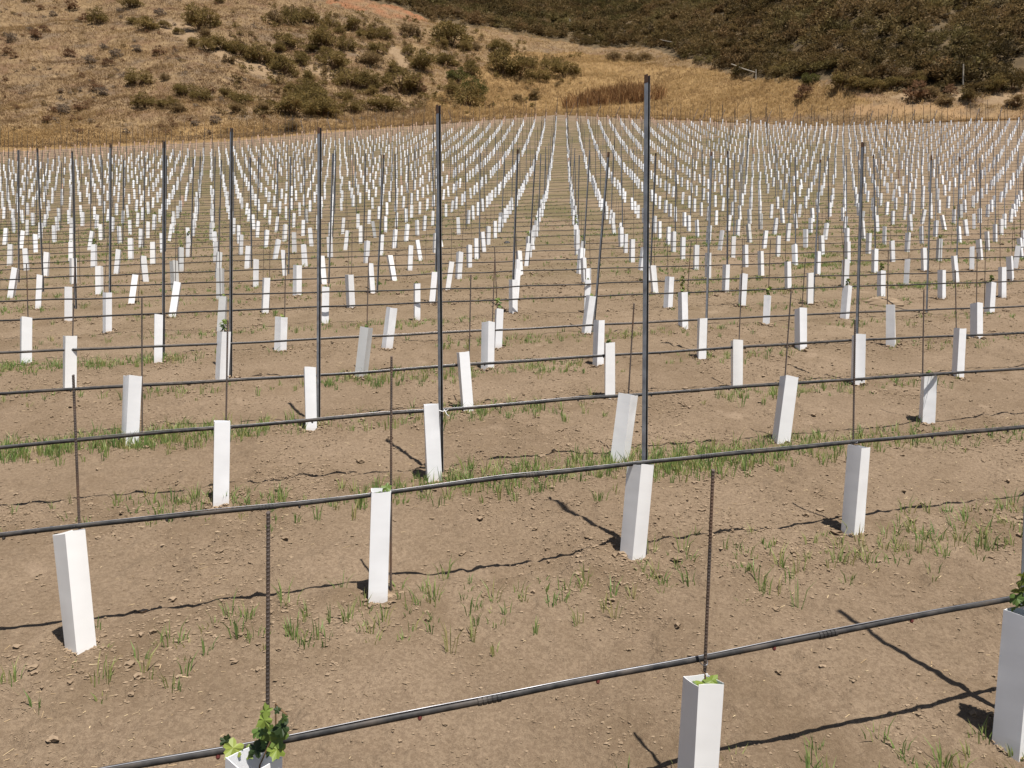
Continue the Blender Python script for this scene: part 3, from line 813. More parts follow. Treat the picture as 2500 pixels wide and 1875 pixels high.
for d in near:
    k = SPROUT.get(d['key'], 0)
    if k == 0:
        q = rng.random()
        k = None if d['i'] < 6 else ('tallm' if q < 0.008 else 'med' if q < 0.08 else 'small' if q < 0.2 else None)
    if not k: continue
    mw = d['obj'].matrix_world
    top = mw @ Vector((0, 0, 1))
    e = empty('young_vine', top)
    d['vine'] = e
    if k == 'big':
        P = [(510,1300,130,.95),(380,1180,80,.1),(770,1370,100,.7),(1090,640,90,.7),(1070,800,110,.75),(960,1000,100,.5),(1150,1050,130,.6),(1380,920,120,.05),(1330,1120,130,.6),(1300,1330,120,.85),(1000,1200,100,.45),(1420,770,60,.3),(1300,620,50,.1),(920,1330,110,.05),(1200,1270,120,.0)]
        L = []
        r = random.Random(5)
        for a, b_, s, tn in P:
            x, y = 500 + a / 7.373, 1650 + b_ / 7.373
            zz = top.y + r.uniform(-0.03, 0.05)
            c = Vector(((x - CX) / F * zz, zz, (CY - y) / F * zz)) - top
            L.append((c, s / 7.373 * zz / F * 2.3, (r.uniform(-.5, .5), -0.9, r.uniform(0.1, 0.9)), r.uniform(0, 6), tn))
        link('leaves', foliage_mesh(L), e)
        stem = [Vector((0, 0, -0.15)), Vector((0.01, 0.01, -0.02)), Vector((0.045, 0.015, 0.06)), Vector((0.045, 0.015, 0.12)), Vector((0.055, 0.01, 0.11)), Vector((0.075, 0.0, 0.10))]
        V, Fc = tube_mesh(stem, 0.002, 6); link('stem', mesh_np('stem', V, Fc, M['stem']), e)
        lab = 'leafy young vine bursting from the sleeve cut by the bottom edge'
    else:
        if k == 'leaf':
            link('leaves', foliage_mesh([((0.022, 0.005, 0.012), 0.036, (0.1, -0.8, 0.5), 0.6, 0.5), ((-0.02, 0.02, -0.012), 0.03, (-.3, -.3, .8), 2, 0.4)]), e)
            V, Fc = tube_mesh([(0, 0, -0.12), (0.015, 0, -0.01)], 0.002, 6); link('stem', mesh_np('stem', V, Fc, M['stem']), e)
        else:
            f, s = PR[k]
            link('leaves', f, e); link('stem', s, e)
        if k == 'in': e.location = top + Vector((0.002, 0.004, 0.004)) 
        if k == 'tall': e.location = top + Vector((0.012, 0, 0.0)); 
        if k in ('small', 'med', 'tallm'): e.rotation_euler = (0, 0, rng.random() * 6); s_ = 0.85 + 0.3 * rng.random(); e.scale = (s_, s_, s_)
        lab = {(1,2): 'two small vine leaves inside the open sleeve at the bottom', (1,3): 'green vine leaves over the sleeve at the right edge', (2,1): 'single round green leaf at the sleeve rim left of centre'}.get(d['key'])
        if not lab:
            sz = {'small': 'tiny vine tuft', 'med': 'small leafy vine', 'tallm': 'tall leafy vine shoot', 'leaf': 'single vine leaf'}[k]
            lab = '%s topping the sleeve %s' % (sz, place_word(d))
    put(e, label=lab, category='vine', group='young vines in the sleeves')

# ------------------------------------------------------------------ grass, straw, clods, weeds
def blades(P, H, W, n, tint, spread, seed, bend=0.35):
    """grass tufts at P (k,3): n blades each, two-segment leaf-shaped blades."""
    r = np.random.default_rng(seed)
    k = len(P)
    B = np.repeat(P, n, 0); hh = np.repeat(H, n) * r.uniform(0.45, 1.1, k * n); ww = np.repeat(W, n) * r.uniform(0.7, 1.2, k * n)
    ang = r.uniform(0, 2 * np.pi, k * n); B = B + np.stack([np.cos(ang), np.sin(ang), 0 * ang], -1) * (np.repeat(spread, n) * r.uniform(0, 1, k * n))[:, None]
    tl = r.uniform(0.05, bend, k * n); dx = np.cos(ang) * tl; dy = np.sin(ang) * tl
    yaw = r.uniform(-0.9, 0.9, k * n); sx, sy = np.cos(yaw), np.sin(yaw)
    side = np.stack([sx, sy, 0 * sx], -1) * ww[:, None]
    m = B + np.stack([dx * hh * 0.5, dy * hh * 0.5, hh * 0.6], -1)
    t = B + np.stack([dx * hh * 1.4, dy * hh * 1.4, hh], -1)
    V = np.stack([B - side * 0.6, B + side * 0.6, m + side * 0.8, m - side * 0.8, t], 1)
    V[:, :2, 2] -= 0.01
    o = (np.arange(k * n) * 5)[:, None]
    Fc = np.concatenate([o + np.array([[0, 1, 2]]), o + np.array([[0, 2, 3]]), o + np.array([[3, 2, 4]])], 1).reshape(-1, 3)
    tn = np.repeat(np.clip(np.repeat(tint, n) + r.normal(0, 0.12, k * n), 0, 1), 3)
    return V.reshape(-1, 3), Fc, tn

def scatter_rows(zmin, zmax, count, seed, width):
    r = np.random.default_rng(seed)
    out = []
    while sum(len(a) for a in out) < count:
        z = np.exp(r.uniform(np.log(zmin), np.log(zmax), 40000)) if zmax < 30 else r.uniform(zmin ** .5, zmax ** .5, 40000) ** 2
        x = r.uniform(-0.74, 0.74, 40000) * (z + 0.9)
        rd = row_dist(x, z)
        pr = np.exp(-((rd + 0.10) / width) ** 2)
        dens = np.clip(0.4 + 0.8 * vnoise(x * 0.9, z * 0.9, 50), 0.04, 1) * np.clip(0.65 + 0.8 * vnoise(x * 0.15, z * 0.15, 51), 0.1, 1)
        dens = dens * np.interp(z, [0, 2.2, 3.6, 5, 9, 40], [0.3, 0.45, 0.8, 1, 1, 1]) 
        dens = dens * np.where((z > 3.0), 1, np.where((x < 0.2), 0.55, 1))
        ze = np.interp(np.clip(x / z, -1.3, 1.3), UE, ZE)
        keep = (r.random(40000) < pr * dens) & (z < ze - 1)
        out.append(np.stack([x[keep], z[keep]], -1))
    a = np.concatenate(out)[:count]
    return np.column_stack([a, ground(a[:, 0], a[:, 1])])
P1 = np.concatenate([scatter_rows(1.3, 4.2, 820, 61, 0.16), scatter_rows(3.9, 30, 10000, 65, 0.15)])
r = np.random.default_rng(3)
V1, F1, t1_ = blades(P1, r.uniform(0.035, 0.125, len(P1)) * np.where(P1[:, 1] > 6, 0.85, 1), 0.0022 + 0.0002 * P1[:, 1], 6, r.uniform(0.2, 0.9, len(P1)), r.uniform(0.01, 0.035, len(P1)), 71, 0.5)
P2 = scatter_rows(12, 64, 9000, 62, 0.26)
ux = P2[:, 0] / P2[:, 1]
P2 = P2[r.random(len(P2)) < np.clip((0.7 - ux) / 0.35, 0.15, 1)]
V2, F2, t2_ = blades(P2, r.uniform(0.03, 0.08, len(P2)), np.full(len(P2), 0.010), 4, r.uniform(0.35, 0.95, len(P2)), np.full(len(P2), 0.07), 72, 0.6)
o = link('grass', mesh_np('grass', np.concatenate([V1, V2]), np.concatenate([F1, F2 + len(V1)]), M['grass'], tint=np.concatenate([t1_, t2_])))
put(o, kind='stuff', label='green grass tufts sprouting along the vine rows', category='grass')

def straw():
    r = np.random.default_rng(81); k = 6500
    z = 1.2 * (20 / 1.2) ** (r.random(k * 3) ** 0.75); x = r.uniform(-0.74, 0.74, k * 3) * z
    keep = r.random(k * 3) < np.clip(0.25 + 0.8 * vnoise(x * 0.7, z * 0.7, 55), 0.05, 1)
    x, z = x[keep][:k], z[keep][:k]; k = len(x)
    L = r.uniform(0.008, 0.024, k) * np.where(r.random(k) < 0.12, 2.0, 1) * np.interp(z, [2, 8], [1, 1.6]); a = r.uniform(0, np.pi, k); w = r.uniform(0.0005, 0.0011, k) * np.interp(z, [2, 8], [1, 1.7])
    c = np.stack([x, z, soil_h(x, z) + 0.002], -1)
    d = np.stack([np.cos(a), np.sin(a), r.normal(0, 0.15, k)], -1) * L[:, None] / 2; s = np.stack([-np.sin(a), np.cos(a), 0.4 + 0 * a], -1) * w[:, None]
    V = np.stack([c - d - s, c + d - s, c + d + s, c - d + s], 1).reshape(-1, 3)
    Fc = (np.arange(k) * 4)[:, None] + np.arange(4)[None]
    o = link('straw', mesh_np('straw', V, Fc, M['straw'], tint=r.random(k)))
    put(o, kind='stuff', label='scattered bits of pale straw on the soil', category='straw')
straw()
def clods():
    r = np.random.default_rng(91)
    oct_ = np.array([(1,0,0),(-1,0,0),(0,1,0),(0,-1,0),(0,0,1),(0,0,-1)], float)
    cub = np.concatenate([oct_, np.array([(sx, sy, sz) for sx in (-1, 1) for sy in (-1, 1) for sz in (-1, 1)], float) * 0.62])
    t8, t24 = [], []
    for sx in (0, 1):
        for sy in (0, 1):
            for sz in (0, 1):
                c = 6 + sx * 4 + sy * 2 + sz; ax, ay, az = (0 if sx else 1), (2 if sy else 3), (4 if sz else 5)
                if (sx + sy + sz) % 2 == 0: ax, ay = ay, ax
                t24 += [(c, ax, ay), (c, ay, az), (c, az, ax)]; t8.append((ax, ay, az))
    VV, FF, TT, off = [], [], [], 0
    for base, tri, k, med, sd, smax, floor_ in ((oct_, np.array(t8), 150000, 0.0030, 0.42, 0.009, 0.07), (cub, np.array(t24), 8500, 0.0058, 0.42, 0.017, 0.02), (cub, np.array(t24), -1, 0.0075, 0.4, 0.017, 0.02)):
        n = len(base); heap = k < 0; k = max(k, 10)
        z = 1.15 * (26 / 1.15) ** (r.random(k * 4) ** 0.8); x = r.uniform(-0.76, 0.76, k * 4) * (z + 0.7)
        keep = r.random(k * 4) < np.clip(floor_ + 0.9 * vnoise(x * 1.6, z * 1.6, 56) * (0.5 + 0.9 * vnoise(x * 6, z * 6, 57)) + 0.25 * np.maximum(vnoise(x * 9, z * 9, 58) - 0.2, 0) + 0.3 * np.exp(-(row_dist(x, z) / .25) ** 2), floor_ * 0.6, 1)
        x, z = x[keep][:k], z[keep][:k]; k = len(x)
        if heap:                                           # earth pushed up round the feet of the near sleeves and posts
            feet = np.array([(d['p'].x, d['p'].y) for d in near if d['i'] <= 9] + [(q[1].x, q[1].y) for q in post_list if q[0]['i'] <= 7])
            k = len(feet) * 34; c = np.repeat(feet, 34, 0); a_ = r.uniform(0, 6.28, k); q_ = 0.035 + np.abs(r.normal(0, 0.05, k)) * (0.4 + 0.9 * vnoise(c[:, 0] * 3 + np.cos(a_), c[:, 1] * 3 + np.sin(a_), 59) ** 2)
            x, z = c[:, 0] + q_ * np.cos(a_), c[:, 1] + q_ * np.sin(a_)
        s = np.minimum(np.exp(r.normal(np.log(med), sd, k)), smax) * np.interp(z, [1, 3, 8, 26], [0.8, 1, 1.5, 3.0])
        V = base[None] * r.uniform(0.8, 1.15, (k, n, 1)) * s[:, None, None] * np.stack([r.uniform(0.8, 1.9, k), r.uniform(0.8, 1.6, k), r.uniform(0.5, 1.0, k)], -1)[:, None, :]
        a = r.uniform(0, 6.28, k); ca, sa = np.cos(a)[:, None], np.sin(a)[:, None]
        vx = V[:, :, 0] * ca - V[:, :, 1] * sa; vy = V[:, :, 0] * sa + V[:, :, 1] * ca
        gh = soil_h(x, z)
        V = np.stack([vx + x[:, None], vy + z[:, None], V[:, :, 2] + gh[:, None] + 0.2 * s[:, None]], -1).reshape(-1, 3)
        VV.append(V); FF.append((off + (np.arange(k) * n)[:, None, None] + tri[None]).reshape(-1, 3)); TT.append(np.repeat(r.random(k), len(tri))); off += len(V)
    o = link('soil_crumbs', mesh_np('soil_crumbs', np.concatenate(VV), np.concatenate(FF), M['clod'], tint=np.concatenate(TT)))
    put(o, kind='stuff', label='small crumbled clods of dry brown soil', category='soil')
clods()

# ------------------------------------------------------------------ hillside
def shrub_geo(seed, n=900, spiky=0.5, flat=1.0, leaf=0.075, clumps=16):
    """Twiggy shrub 1 wide and 1 tall: many small leaf sprays in uneven clumps."""
    r = np.random.default_rng(seed)
    cen = []
    for k in range(clumps):
        a = r.uniform(0, 6.28); q = math.sqrt(r.random()) * (0.36 if clumps > 11 else 0.27); zz = r.uniform(0.15, 0.75) * (1 - 0.75 * (q / 0.42) ** 2) + 0.06
        cen.append((q * math.cos(a), q * math.sin(a), zz, r.uniform(0.10, 0.21), r.uniform(-0.18, 0.18)))
    cen = np.array(cen)
    c = r.integers(0, clumps, n)
    d = r.normal(size=(n, 3)); d /= np.linalg.norm(d, axis=1)[:, None]
    rad = cen[c, 3] * r.uniform(0.4, 1.05, n)
    P = cen[c, :3] + d * rad[:, None] * np.array([1, 1, 0.9])
    P[:, 2] = np.maximum(P[:, 2], 0.01)
    out = d + np.array([0, 0, spiky]) + r.normal(0, 0.35, (n, 3)); out /= np.linalg.norm(out, axis=1)[:, None]
    side = np.cross(out, r.normal(size=(n, 3))); side /= np.linalg.norm(side, axis=1)[:, None]
    L = leaf * r.uniform(0.6, 1.7, n)[:, None]; W = leaf * r.uniform(0.22, 0.5, n)[:, None]
    V = np.stack([P - side * W, P + side * W, P + out * L + side * W * 0.3], 1)
    tint = np.clip(0.45 + cen[c, 4] + r.normal(0, 0.16, n), 0, 1)
    return V.reshape(-1, 3), np.arange(n * 3).reshape(-1, 3), tint
SH = {}
for kind, ns in (('olive', 6), ('green', 2), ('tawny', 3), ('chap', 6)):
    SH[kind] = []
    for s in range(ns):
        V, Fc, tn = shrub_geo(100 + s * 7 + hash(kind) % 1 + len(kind) * 13, 2600, 0.7, 1, 0.046, 20)
        SH[kind].append(mesh_np('crown', V, Fc, M[kind], tint=tn))
for kind in ('purple', 'greyscrub'):
    SH[kind] = []
    for s in range(3):
        V, Fc, tn = shrub_geo(300 + s * 5 + len(kind), 420, 1.0, 1, 0.09, 10)
        SH[kind].append(mesh_np('scrub', V, Fc, M[kind], tint=tn))
def stem_geo(seed):
    r = random.Random(seed); parts = []
    for k in range(7):
        a = r.uniform(0, 6.28); q = r.uniform(0.1, 0.34)
        parts.append(tube_mesh([(0.02 * math.cos(a), 0.02 * math.sin(a), -0.05), (q * 0.5 * math.cos(a), q * 0.5 * math.sin(a), 0.22), (q * math.cos(a), q * math.sin(a), r.uniform(0.4, 0.7))], [0.02, 0.014, 0.006], 5))
    return join(parts)
STEMS = [mesh_np('stems', *stem_geo(s), M['stem']) for s in range(3)]

R6 = [(855,200,160,120,'o'),(1130,65,170,110,'o'),(1270,260,200,110,'o'),(1150,205,100,60,'o'),(1420,235,100,60,'o'),(1540,292,90,55,'o'),(1740,250,260,210,'o'),(1640,212,100,70,'o'),(1770,335,150,90,'t'),(1690,402,140,80,'o'),(1790,435,150,110,'o'),(1900,425,180,120,'o'),(2060,475,180,130,'o'),(2170,525,140,120,'o'),(1975,540,100,80,'t'),(1190,730,200,130,'o'),(1420,692,80,70,'t'),(1600,830,190,110,'o'),(1760,872,200,105,'o'),(1960,842,140,90,'o'),(2100,892,150,90,'o'),(1260,925,190,110,'o'),(1470,922,170,90,'o'),(1540,965,130,80,'t'),(2060,960,150,70,'t'),(1900,20,90,60,'o'),(240,8,90,60,'o')]
LOW = [(350,90),(640,85),(460,140),(740,190),(260,270),(380,280),(600,490),(900,430),(1000,500),(770,550),(930,570),(700,670),(820,790),(880,830),(450,970),(550,980),(700,960),(640,1050),(410,1060),(1400,1110),(1500,1100),(1690,1090),(1860,1070),(1380,140),(1040,110),(1840,800),(50,470),(120,500),(40,700),(100,360),(300,330),(1180,450),(1380,480)]
R7 = [(160,215,120,140,'t'),(300,225,150,170,'o'),(370,182,120,120,'o'),(470,200,160,120,'o'),(640,232,150,90,'o'),(840,262,160,105,'o'),(720,292,100,60,'o'),(980,335,180,115,'o'),(1110,342,140,110,'o'),(1330,302,150,100,'t'),(1690,385,300,210,'o'),(1610,412,120,80,'o'),(1800,432,120,80,'o'),(1900,432,90,60,'t'),(2110,445,200,90,'o'),(2120,640,260,210,'o'),(40,545,200,160,'o'),(190,445,120,90,'o'),(280,402,160,110,'o'),(240,635,220,170,'o'),(400,552,130,110,'o'),(590,405,240,170,'o'),(480,442,130,65,'o'),(620,482,120,80,'o'),(780,432,160,120,'o'),(1040,452,160,90,'o'),(1310,472,110,90,'o'),(1440,605,220,170,'o'),(1640,562,180,110,'o'),(1740,705,160,130,'g'),(1860,655,150,140,'o'),(680,585,220,140,'o'),(800,745,220,150,'o'),(980,765,200,160,'o'),(450,702,130,100,'o'),(290,802,110,90,'o'),(470,825,240,130,'o'),(570,1000,260,150,'o'),(330,985,280,160,'o'),(470,935,300,180,'o'),(620,1005,180,140,'o'),(760,862,150,90,'o'),(820,965,160,110,'o'),(990,822,130,80,'o'),(1100,955,240,130,'o'),(1250,795,300,180,'o'),(1380,805,180,130,'p'),(1820,935,260,200,'o'),(1880,830,190,160,'g'),(1680,805,150,100,'o'),(310,1135,150,90,'t'),(50,965,160,80,'t'),(1200,640,130,90,'o'),(1000,560,170,110,'t')]
R4 = [(60,705,220,200,'o'),(180,625,130,120,'o'),(220,725,200,100,'o'),(470,682,240,130,'o'),(350,622,160,110,'o'),(920,542,130,80,'t'),(1060,552,120,80,'t'),(1190,542,160,60,'t'),(200,890,120,70,'t'),(50,900,90,50,'t')]
R5 = [(280,765,150,115,'g'),(230,895,150,120,'p'),(560,790,220,130,'o'),(720,805,200,120,'o'),(860,818,180,100,'o'),(1040,795,200,110,'o'),(1230,900,220,150,'p'),(1360,880,180,120,'t'),(1500,940,170,90,'t'),(1540,860,140,90,'p'),(1740,910,180,130,'c'),(1950,835,180,150,'o'),(2110,805,200,180,'c'),(1500,745,140,100,'t'),(1250,770,160,120,'o'),(2150,960,200,100,'t'),(620,650,200,140,'c'),(300,660,220,150,'c'),(960,720,200,150,'c'),(1430,740,180,150,'c'),(1140,740,160,120,'c'),(770,690,150,130,'c'),(30,670,170,100,'o')]
REGION = {'R6': (R6, 0, 0.2825, 0), 'R7': (R7, 625, 0.2825, 0), 'R4': (R4, 1250, 0.2712, 0), 'R5': (R5, 1900, 0.2712, 0)}
KIND = {'o': 'olive', 't': 'tawny', 'g': 'green', 'c': 'chap', 'p': 'purple'}
ADJ = {'olive': 'olive brown', 'tawny': 'straw coloured', 'green': 'dark green', 'chap': 'dark brown', 'purple': 'withered reddish'}
WHERE = {'R6': 'on the left hillside', 'R7': 'on the middle hillside', 'R4': 'above the golden hollow', 'R5': 'below the dark brush'}
seen_lab = set()
SHRUB_PX = []
for reg, (lst, ox, sc_, oy) in REGION.items():
    info = []
    for n, (x, y, w, h, k) in enumerate(lst):
        fx, fy = ox + x * sc_, oy + y * sc_
        info.append((fx, fy, w * sc_, h * sc_, KIND[k]))
    for kind in set(q[4] for q in info):
        same = sorted([q for q in info if q[4] == kind])
        for n, (fx, fy, w, h, _k) in enumerate(same):
            p = at(fx, fy + 1)
            SHRUB_PX.append((fx, fy, w, h))
            e = empty('shrub', p - Vector((0, 0, 0.05)))
            W, Hh = w * p.y / F * 1.42, h * p.y / F * 1.25
            e.scale = (W, W * 0.9, Hh)
            e.rotation_euler = (0, 0, rng.random() * 6.28)
            link('crown', SH[kind][int(rng.integers(len(SH[kind])))], e)
            link('stems', STEMS[int(rng.integers(3))], e)
            size = 'big ' if w > 62 else 'small ' if w < 36 else ''
            if len(same) == 1: pl = ''
            else: pl = ', ' + ('leftmost' if n == 0 else 'rightmost' if n == len(same) - 1 else nth(n + 1) + ' from left') + ' of its colour there'
            put(e, label='%s%s shrub %s%s' % (size, ADJ[kind], WHERE[reg], pl), category='shrub', group='shrubs dotted over the hill')
lows = sorted((x * 0.2825, y * 0.2825) for x, y in LOW)
for n, (fx, fy) in enumerate(lows):
    p = at(fx, fy)
    kind = 'purple' if rng.random() < 0.6 else 'greyscrub'
    o = link('low_scrub', SH[kind][int(rng.integers(3))], None, p - Vector((0, 0, 0.08)))
    s = (18 + 18 * rng.random()) * p.y / F
    o.scale = (s * 1.5, s * 1.3, s * 0.75); o.rotation_euler = (0, 0, rng.random() * 6)
    put(o, label='low %s scrub clump on the left hill, %s from left' % ('withered brown' if kind == 'purple' else 'ashen grey', nth(n + 1)), category='scrub', group='low scrub clumps on the left hill')

def bake(lst, name, mat, label, cat):
    """lst of (mesh verts, faces, tint, matrix4 numpy) into one mesh."""
    V, Fc, Tn, o = [], [], [], 0
    for v, f, t, mw in lst:
        V.append(v @ mw[:3, :3].T + mw[:3, 3]); Fc.append(f + o); Tn.append(t); o += len(v)
    ob = link(name, mesh_np(name, np.concatenate(V), np.concatenate(Fc), M[mat], tint=np.concatenate(Tn)))
    put(ob, kind='stuff', label=label, category=cat)
def trs(p, sx, sy, sz, yaw):
    return np.array(Matrix.Translation(p) @ Matrix.Rotation(yaw, 4, 'Z') @ Matrix.Diagonal((sx, sy, sz, 1)))
# small withered plants over the left hill
geos = [shrub_geo(400 + s, 110, 1.0, 1, 0.13, 8) for s in range(4)]
r = np.random.default_rng(5)
big = []
for mat in ('purple', 'greyscrub', 'tawny'):
    lst = []
    for k in range(330 if mat != 'tawny' else 260):
        fx, fy = r.uniform(-150, 1250 if mat == 'tawny' else 900), r.uniform(-60, 330)
        p = at(fx, fy)
        ze = edge_z(p.x, p.y)
        if p.y < ze + 4 or in_poly(np.array([fx]), np.array([fy]), CHAP)[0]: continue
        if r.random() > 0.5 + 0.9 * float(vnoise(np.array([p.x / 6.0]), np.array([p.y / 6.0]), 77)[0]): continue
        s = r.uniform(0.3, 0.9)
        g = geos[k % 4]
        lst.append((g[0], g[1], g[2], trs(p - Vector((0, 0, 0.06)), s * 1.5, s * 1.2, s * 0.7, r.uniform(0, 6))))
    bake(lst, {'purple': 'withered_undergrowth', 'greyscrub': 'grey_undergrowth', 'tawny': 'straw_undergrowth'}[mat], mat, 'sparse %s undergrowth scattered over the dry hillside' % {'purple': 'withered brown', 'greyscrub': 'ashen grey', 'tawny': 'straw coloured'}[mat], 'undergrowth')

# tawny scrub filling in between the shrubs of the middle hillside
lst = []
for k in range(900):
    fx, fy = r.uniform(560, 1420), r.uniform(10, 285)
    dmin = min(((fx - a) / max(w, 30)) ** 2 + ((fy - b_ + h * 0.3) / max(h, 22)) ** 2 for a, b_, w, h in SHRUB_PX)
    if dmin > 1.6 * r.random() + 0.3: continue
    p = at(fx, fy)
    if p.y < edge_z(p.x, p.y) + 5 or in_poly(np.array([fx]), np.array([fy]), CHAP)[0]: continue
    s_ = r.uniform(0.5, 1.5); g = geos[k % 4]
    lst.append((g[0], g[1], g[2], trs(p - Vector((0, 0, 0.06)), s_ * 1.4, s_ * 1.2, s_ * 0.8, r.uniform(0, 6))))
bake(lst[::2], 'olive_undergrowth', 'olive', 'low olive brown scrub between the hillside shrubs', 'undergrowth')
bake(lst[1::2], 'tawny_undergrowth', 'tawny', 'low straw coloured scrub between the hillside shrubs', 'undergrowth')

# the chaparral slope: one mass
def chaparral():
    r = np.random.default_rng(17); lst = []
    geos = [shrub_geo(500 + s, 380, 0.8, 1, 0.085, 12) for s in range(10)]
    k = 0
    gx, gy = np.meshgrid(np.arange(-70, 150, 1.5), np.arange(68, 240, 1.4))
    X = gx.ravel() + r.uniform(-.8, .8, gx.size); zs = gy.ravel() + r.uniform(-.7, .7, gx.size); H = ground(X, zs); px, py = proj(X, zs, H)
    clear = np.zeros(px.shape, bool)                       # the brush is cut back in front of the old fence
    for qx, qy in ((1391, 78), (1845, 198), (2088, 162), (2183, 172), (2351, 212)): clear |= (np.abs(px - qx) < 15) & (py > qy) & (py < qy + 26)
    for qx, qy in ((1612, 115), (1632, 120), (1650, 124), (1786, 179), (1805, 188), (1825, 195), (1843, 199)): clear |= (np.abs(px - qx) < 14) & (py > qy) & (py < qy + 22)
    ok = in_poly(px, py, CHAP) & ~clear & (py > -170) & (np.abs(X / zs) < 0.8)
    for x, z, h in zip(X[ok], zs[ok], H[ok]):
        if r.random() < 0.03: continue
        s = 1.5 + 2.2 * r.random() ** 1.8
        g = geos[k % 10]; k += 1
        lst.append((g[0], g[1], np.clip(g[2] + r.normal(0, 0.15) + 0.30 * float(vnoise(np.array([x / 9.0]), np.array([z / 9.0]), 66)[0]), 0, 1), trs(Vector((x, z, h - 0.15)), s * 1.2, s * 1.2, s * r.uniform(0.6, 1.15), r.uniform(0, 6))))
    print('chaparral', len(lst))
    bake(lst, 'chaparral_undergrowth', 'chap', 'dense dark brown brush covering the right hillside', 'brush')
chaparral()

# dry grass on the hill
def hill_grass():
    r = np.random.default_rng(23); n = 380000
    u = r.uniform(-0.80, 0.78, n); ze = np.interp(u, UE, ZE); z = ze + np.where(u < 0.05, 3.0, 1.8) + 75 * r.random(n) ** 1.2
    x = u * z; h = ground(x, z); px, py = proj(x, z, h)
    skip = in_poly(px, py, CHAP) | (in_poly(px, py, RED) & (r.random(n) < 0.6)) | (in_poly(px, py, ROAD) & (r.random(n) < 0.6)) | (py < -40)
    for p in PALE: skip |= in_poly(px, py, p)
    skip |= r.random(n) > np.clip(0.7 + 0.5 * vnoise(x / 3.0, z / 3.0, 90), 0.3, 1)
    P = np.stack([x, z, h], -1)[~skip]
    g = in_poly(px, py, GOLD)[~skip]
    k = len(P)
    hi_left = np.clip((P[:, 1] - np.interp(np.clip(P[:, 0] / P[:, 1], -1.3, 1.3), UE, ZE) - 8) / 8, 0, 1) * (P[:, 0] / P[:, 1] < -0.12)
    tint = np.clip(0.55 - 0.28 * hi_left + 0.22 * vnoise(P[:, 0] / 5, P[:, 1] / 5, 91) + 0.12 * g + r.normal(0, 0.1, k), 0, 1)
    V, Fc, tn = blades(P, r.uniform(0.08, 0.30, k) * np.where(g, 1.6, 1), np.full(k, 0.026), 3, tint, np.full(k, 0.22), 24, 1.6)
    o = link('dry_grass', mesh_np('dry_grass', V, Fc, M['drygrass'], tint=tn))
    put(o, kind='stuff', label='dry golden grass covering the hillside and hollow', category='grass')
hill_grass()

# patch of dead reeds behind the field
def reeds():
    r = np.random.default_rng(29); n = 900
    P = []
    while len(P) < n:
        fx, fy = r.uniform(1378, 1625), r.uniform(222, 268)
        t = (fx - 1378) / 247
        lo = 269 - 24 * t
        hi = lo - (6 + 22 * math.sin(min(1, t * 1.6) * 1.57)) * (1 if t < 0.8 else 0.6)
        if hi < fy < lo and (t < 0.78 or r.random() < 0.35): P.append(at(fx, fy))
    P = np.array(P)
    V, Fc, tn = blades(P, r.uniform(1.0, 2.4, n), np.full(n, 0.045), 5, r.uniform(0, 1, n), np.full(n, 0.3), 30, 0.45)
    o = link('reeds', mesh_np('reeds', V, Fc, M['reed'], tint=tn))
    put(o, kind='stuff', label='patch of dead rust brown reeds behind the vineyard', category='reeds')
reeds()

# old fence on the brush slope, seen as single poles and two fallen rails
poles = [(1391, 76, 50, 30, 'pale fence pole standing high in the brush, leftmost of the poles'), (1845, 196, 170, 26, 'short pole at the edge of brush and golden grass by a fallen rail'),
         (2088, 160, 140, 20, 'small pole in the brush, left of two short ones'), (2183, 170, 150, 22, 'small pole in the brush left of the tall pole'), (2351, 212, 157, 55, 'tall pale pole at the foot of the dark brush slope')]
for x, y, top, hpx, lab in poles:
    p = at(x, y); h = hpx * p.y / F
    V, Fc = tube_mesh([(0, 0, -0.3), (0.01, 0, h * 0.5), (0.03, 0, h)], [0.10, 0.095, 0.085], 8)
    o = link('fence_pole', mesh_np('fence_pole', V, Fc, M['wood']), None, p)
    put(o, label=lab, category='pole', group='poles of an old fence in the brush')
for (x1, y1), (x2, y2), lab in (((1612, 93), (1650, 102), 'weathered rail tilted in the brush, upper of two fallen rails'), ((1786, 157), (1843, 180), 'weathered rail slanting down to a short pole at the brush edge')):
    a, b_ = at(x1, y1 + 22), at(x2, y2 + 18)
    a.z += 1.35; b_.z += 1.2
    V, Fc = tube_mesh([a, (a + b_) / 2 - Vector((0, 0, 0.06)), b_], 0.085, 7)
    o = link('fence_rail', mesh_np('fence_rail', V, Fc, M['wood']))
    put(o, label=lab, category='rail', group='fallen fence rails')

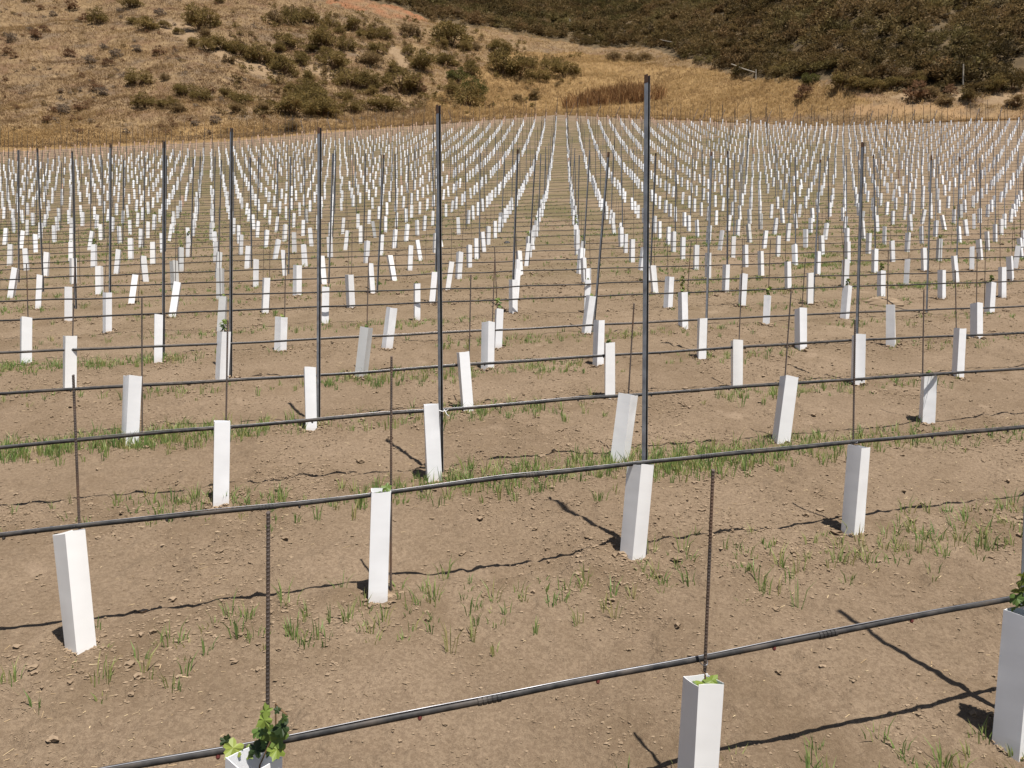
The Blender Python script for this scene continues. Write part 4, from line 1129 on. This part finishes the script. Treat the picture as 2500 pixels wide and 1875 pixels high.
# leaning end posts along the far edge
px_r = [1390, 1453, 1500, 1550, 1630, 1690, 1712, 1755, 1870, 1930, 2075, 2120, 2170, 2222, 2275, 2380, 2435, 2495]
px_l = [745, 810, 870, 925, 1105]
V, Fc = tube_mesh([(0, 0, 0), (0, 0, 1)], 0.03, 6)
ENDP = mesh_np('end_post', V, Fc, M['rebar'])
for n, x in enumerate(px_l + px_r):
    u = (x - CX) / F; z = float(np.interp(u, UE, ZE)) - 0.8
    p = on_ground(u * z, z)
    lean = (0.55 + 0.2 * rng.random(), 0.3) if x > 1200 else (-0.5, 0.2)
    o = link('end_post', ENDP); o.matrix_world = lean_matrix(p, lean, 1.55, 0, 1, 0.1)
    l = px_l if x < 1200 else px_r
    put(o, label='thin dark end post leaning %s at the far field edge, %s from left' % ('right' if x > 1200 else 'left', nth(l.index(x) + 1)), category='end post', group='leaning end posts at the far field edge')

# dirt mound and dark lumps in the field
def lump(name, x, y, w, h, mat, lab, seed, cat):
    p = at(x, y); W, Hh = w * p.y / F / 2, h * p.y / F
    r = random.Random(seed); V, Fc = [], []
    n, m = 14, 6
    for k in range(m):
        f = k / (m - 1)
        for s in range(n):
            t = 6.283 * s / n; q = W * math.cos(f * 1.5) * r.uniform(0.85, 1.12)
            V.append((q * math.cos(t), q * 0.8 * math.sin(t), Hh * math.sin(f * 1.57) * r.uniform(0.9, 1.1) - 0.012 + gz(p.x + q * math.cos(t), p.y + q * 0.8 * math.sin(t)) - p.z))
    for k in range(m - 1):
        for s in range(n):
            a, b_ = k * n + s, k * n + (s + 1) % n
            Fc.append((a, b_, b_ + n, a + n))
    Fc.append(tuple((m - 1) * n + s for s in range(n)))
    o = link(name, mesh_np(name, V, Fc, M[mat], tint=[r.random() for _ in Fc]), None, p)
    put(o, label=lab, category=cat)
lump('dirt_mound', 2160, 744, 95, 20, 'clod', 'low mound of dark dug soil among the right vine rows', 1, 'mound')
lump('dark_lump', 1238, 594, 16, 7, 'hose', 'small black lump lying between the middle vine columns', 2, 'debris')
lump('grey_lump', 1266, 588, 20, 6, 'greyscrub', 'flat grey scrap lying right of the small black lump', 3, 'debris')
print('done', len(bpy.data.objects))
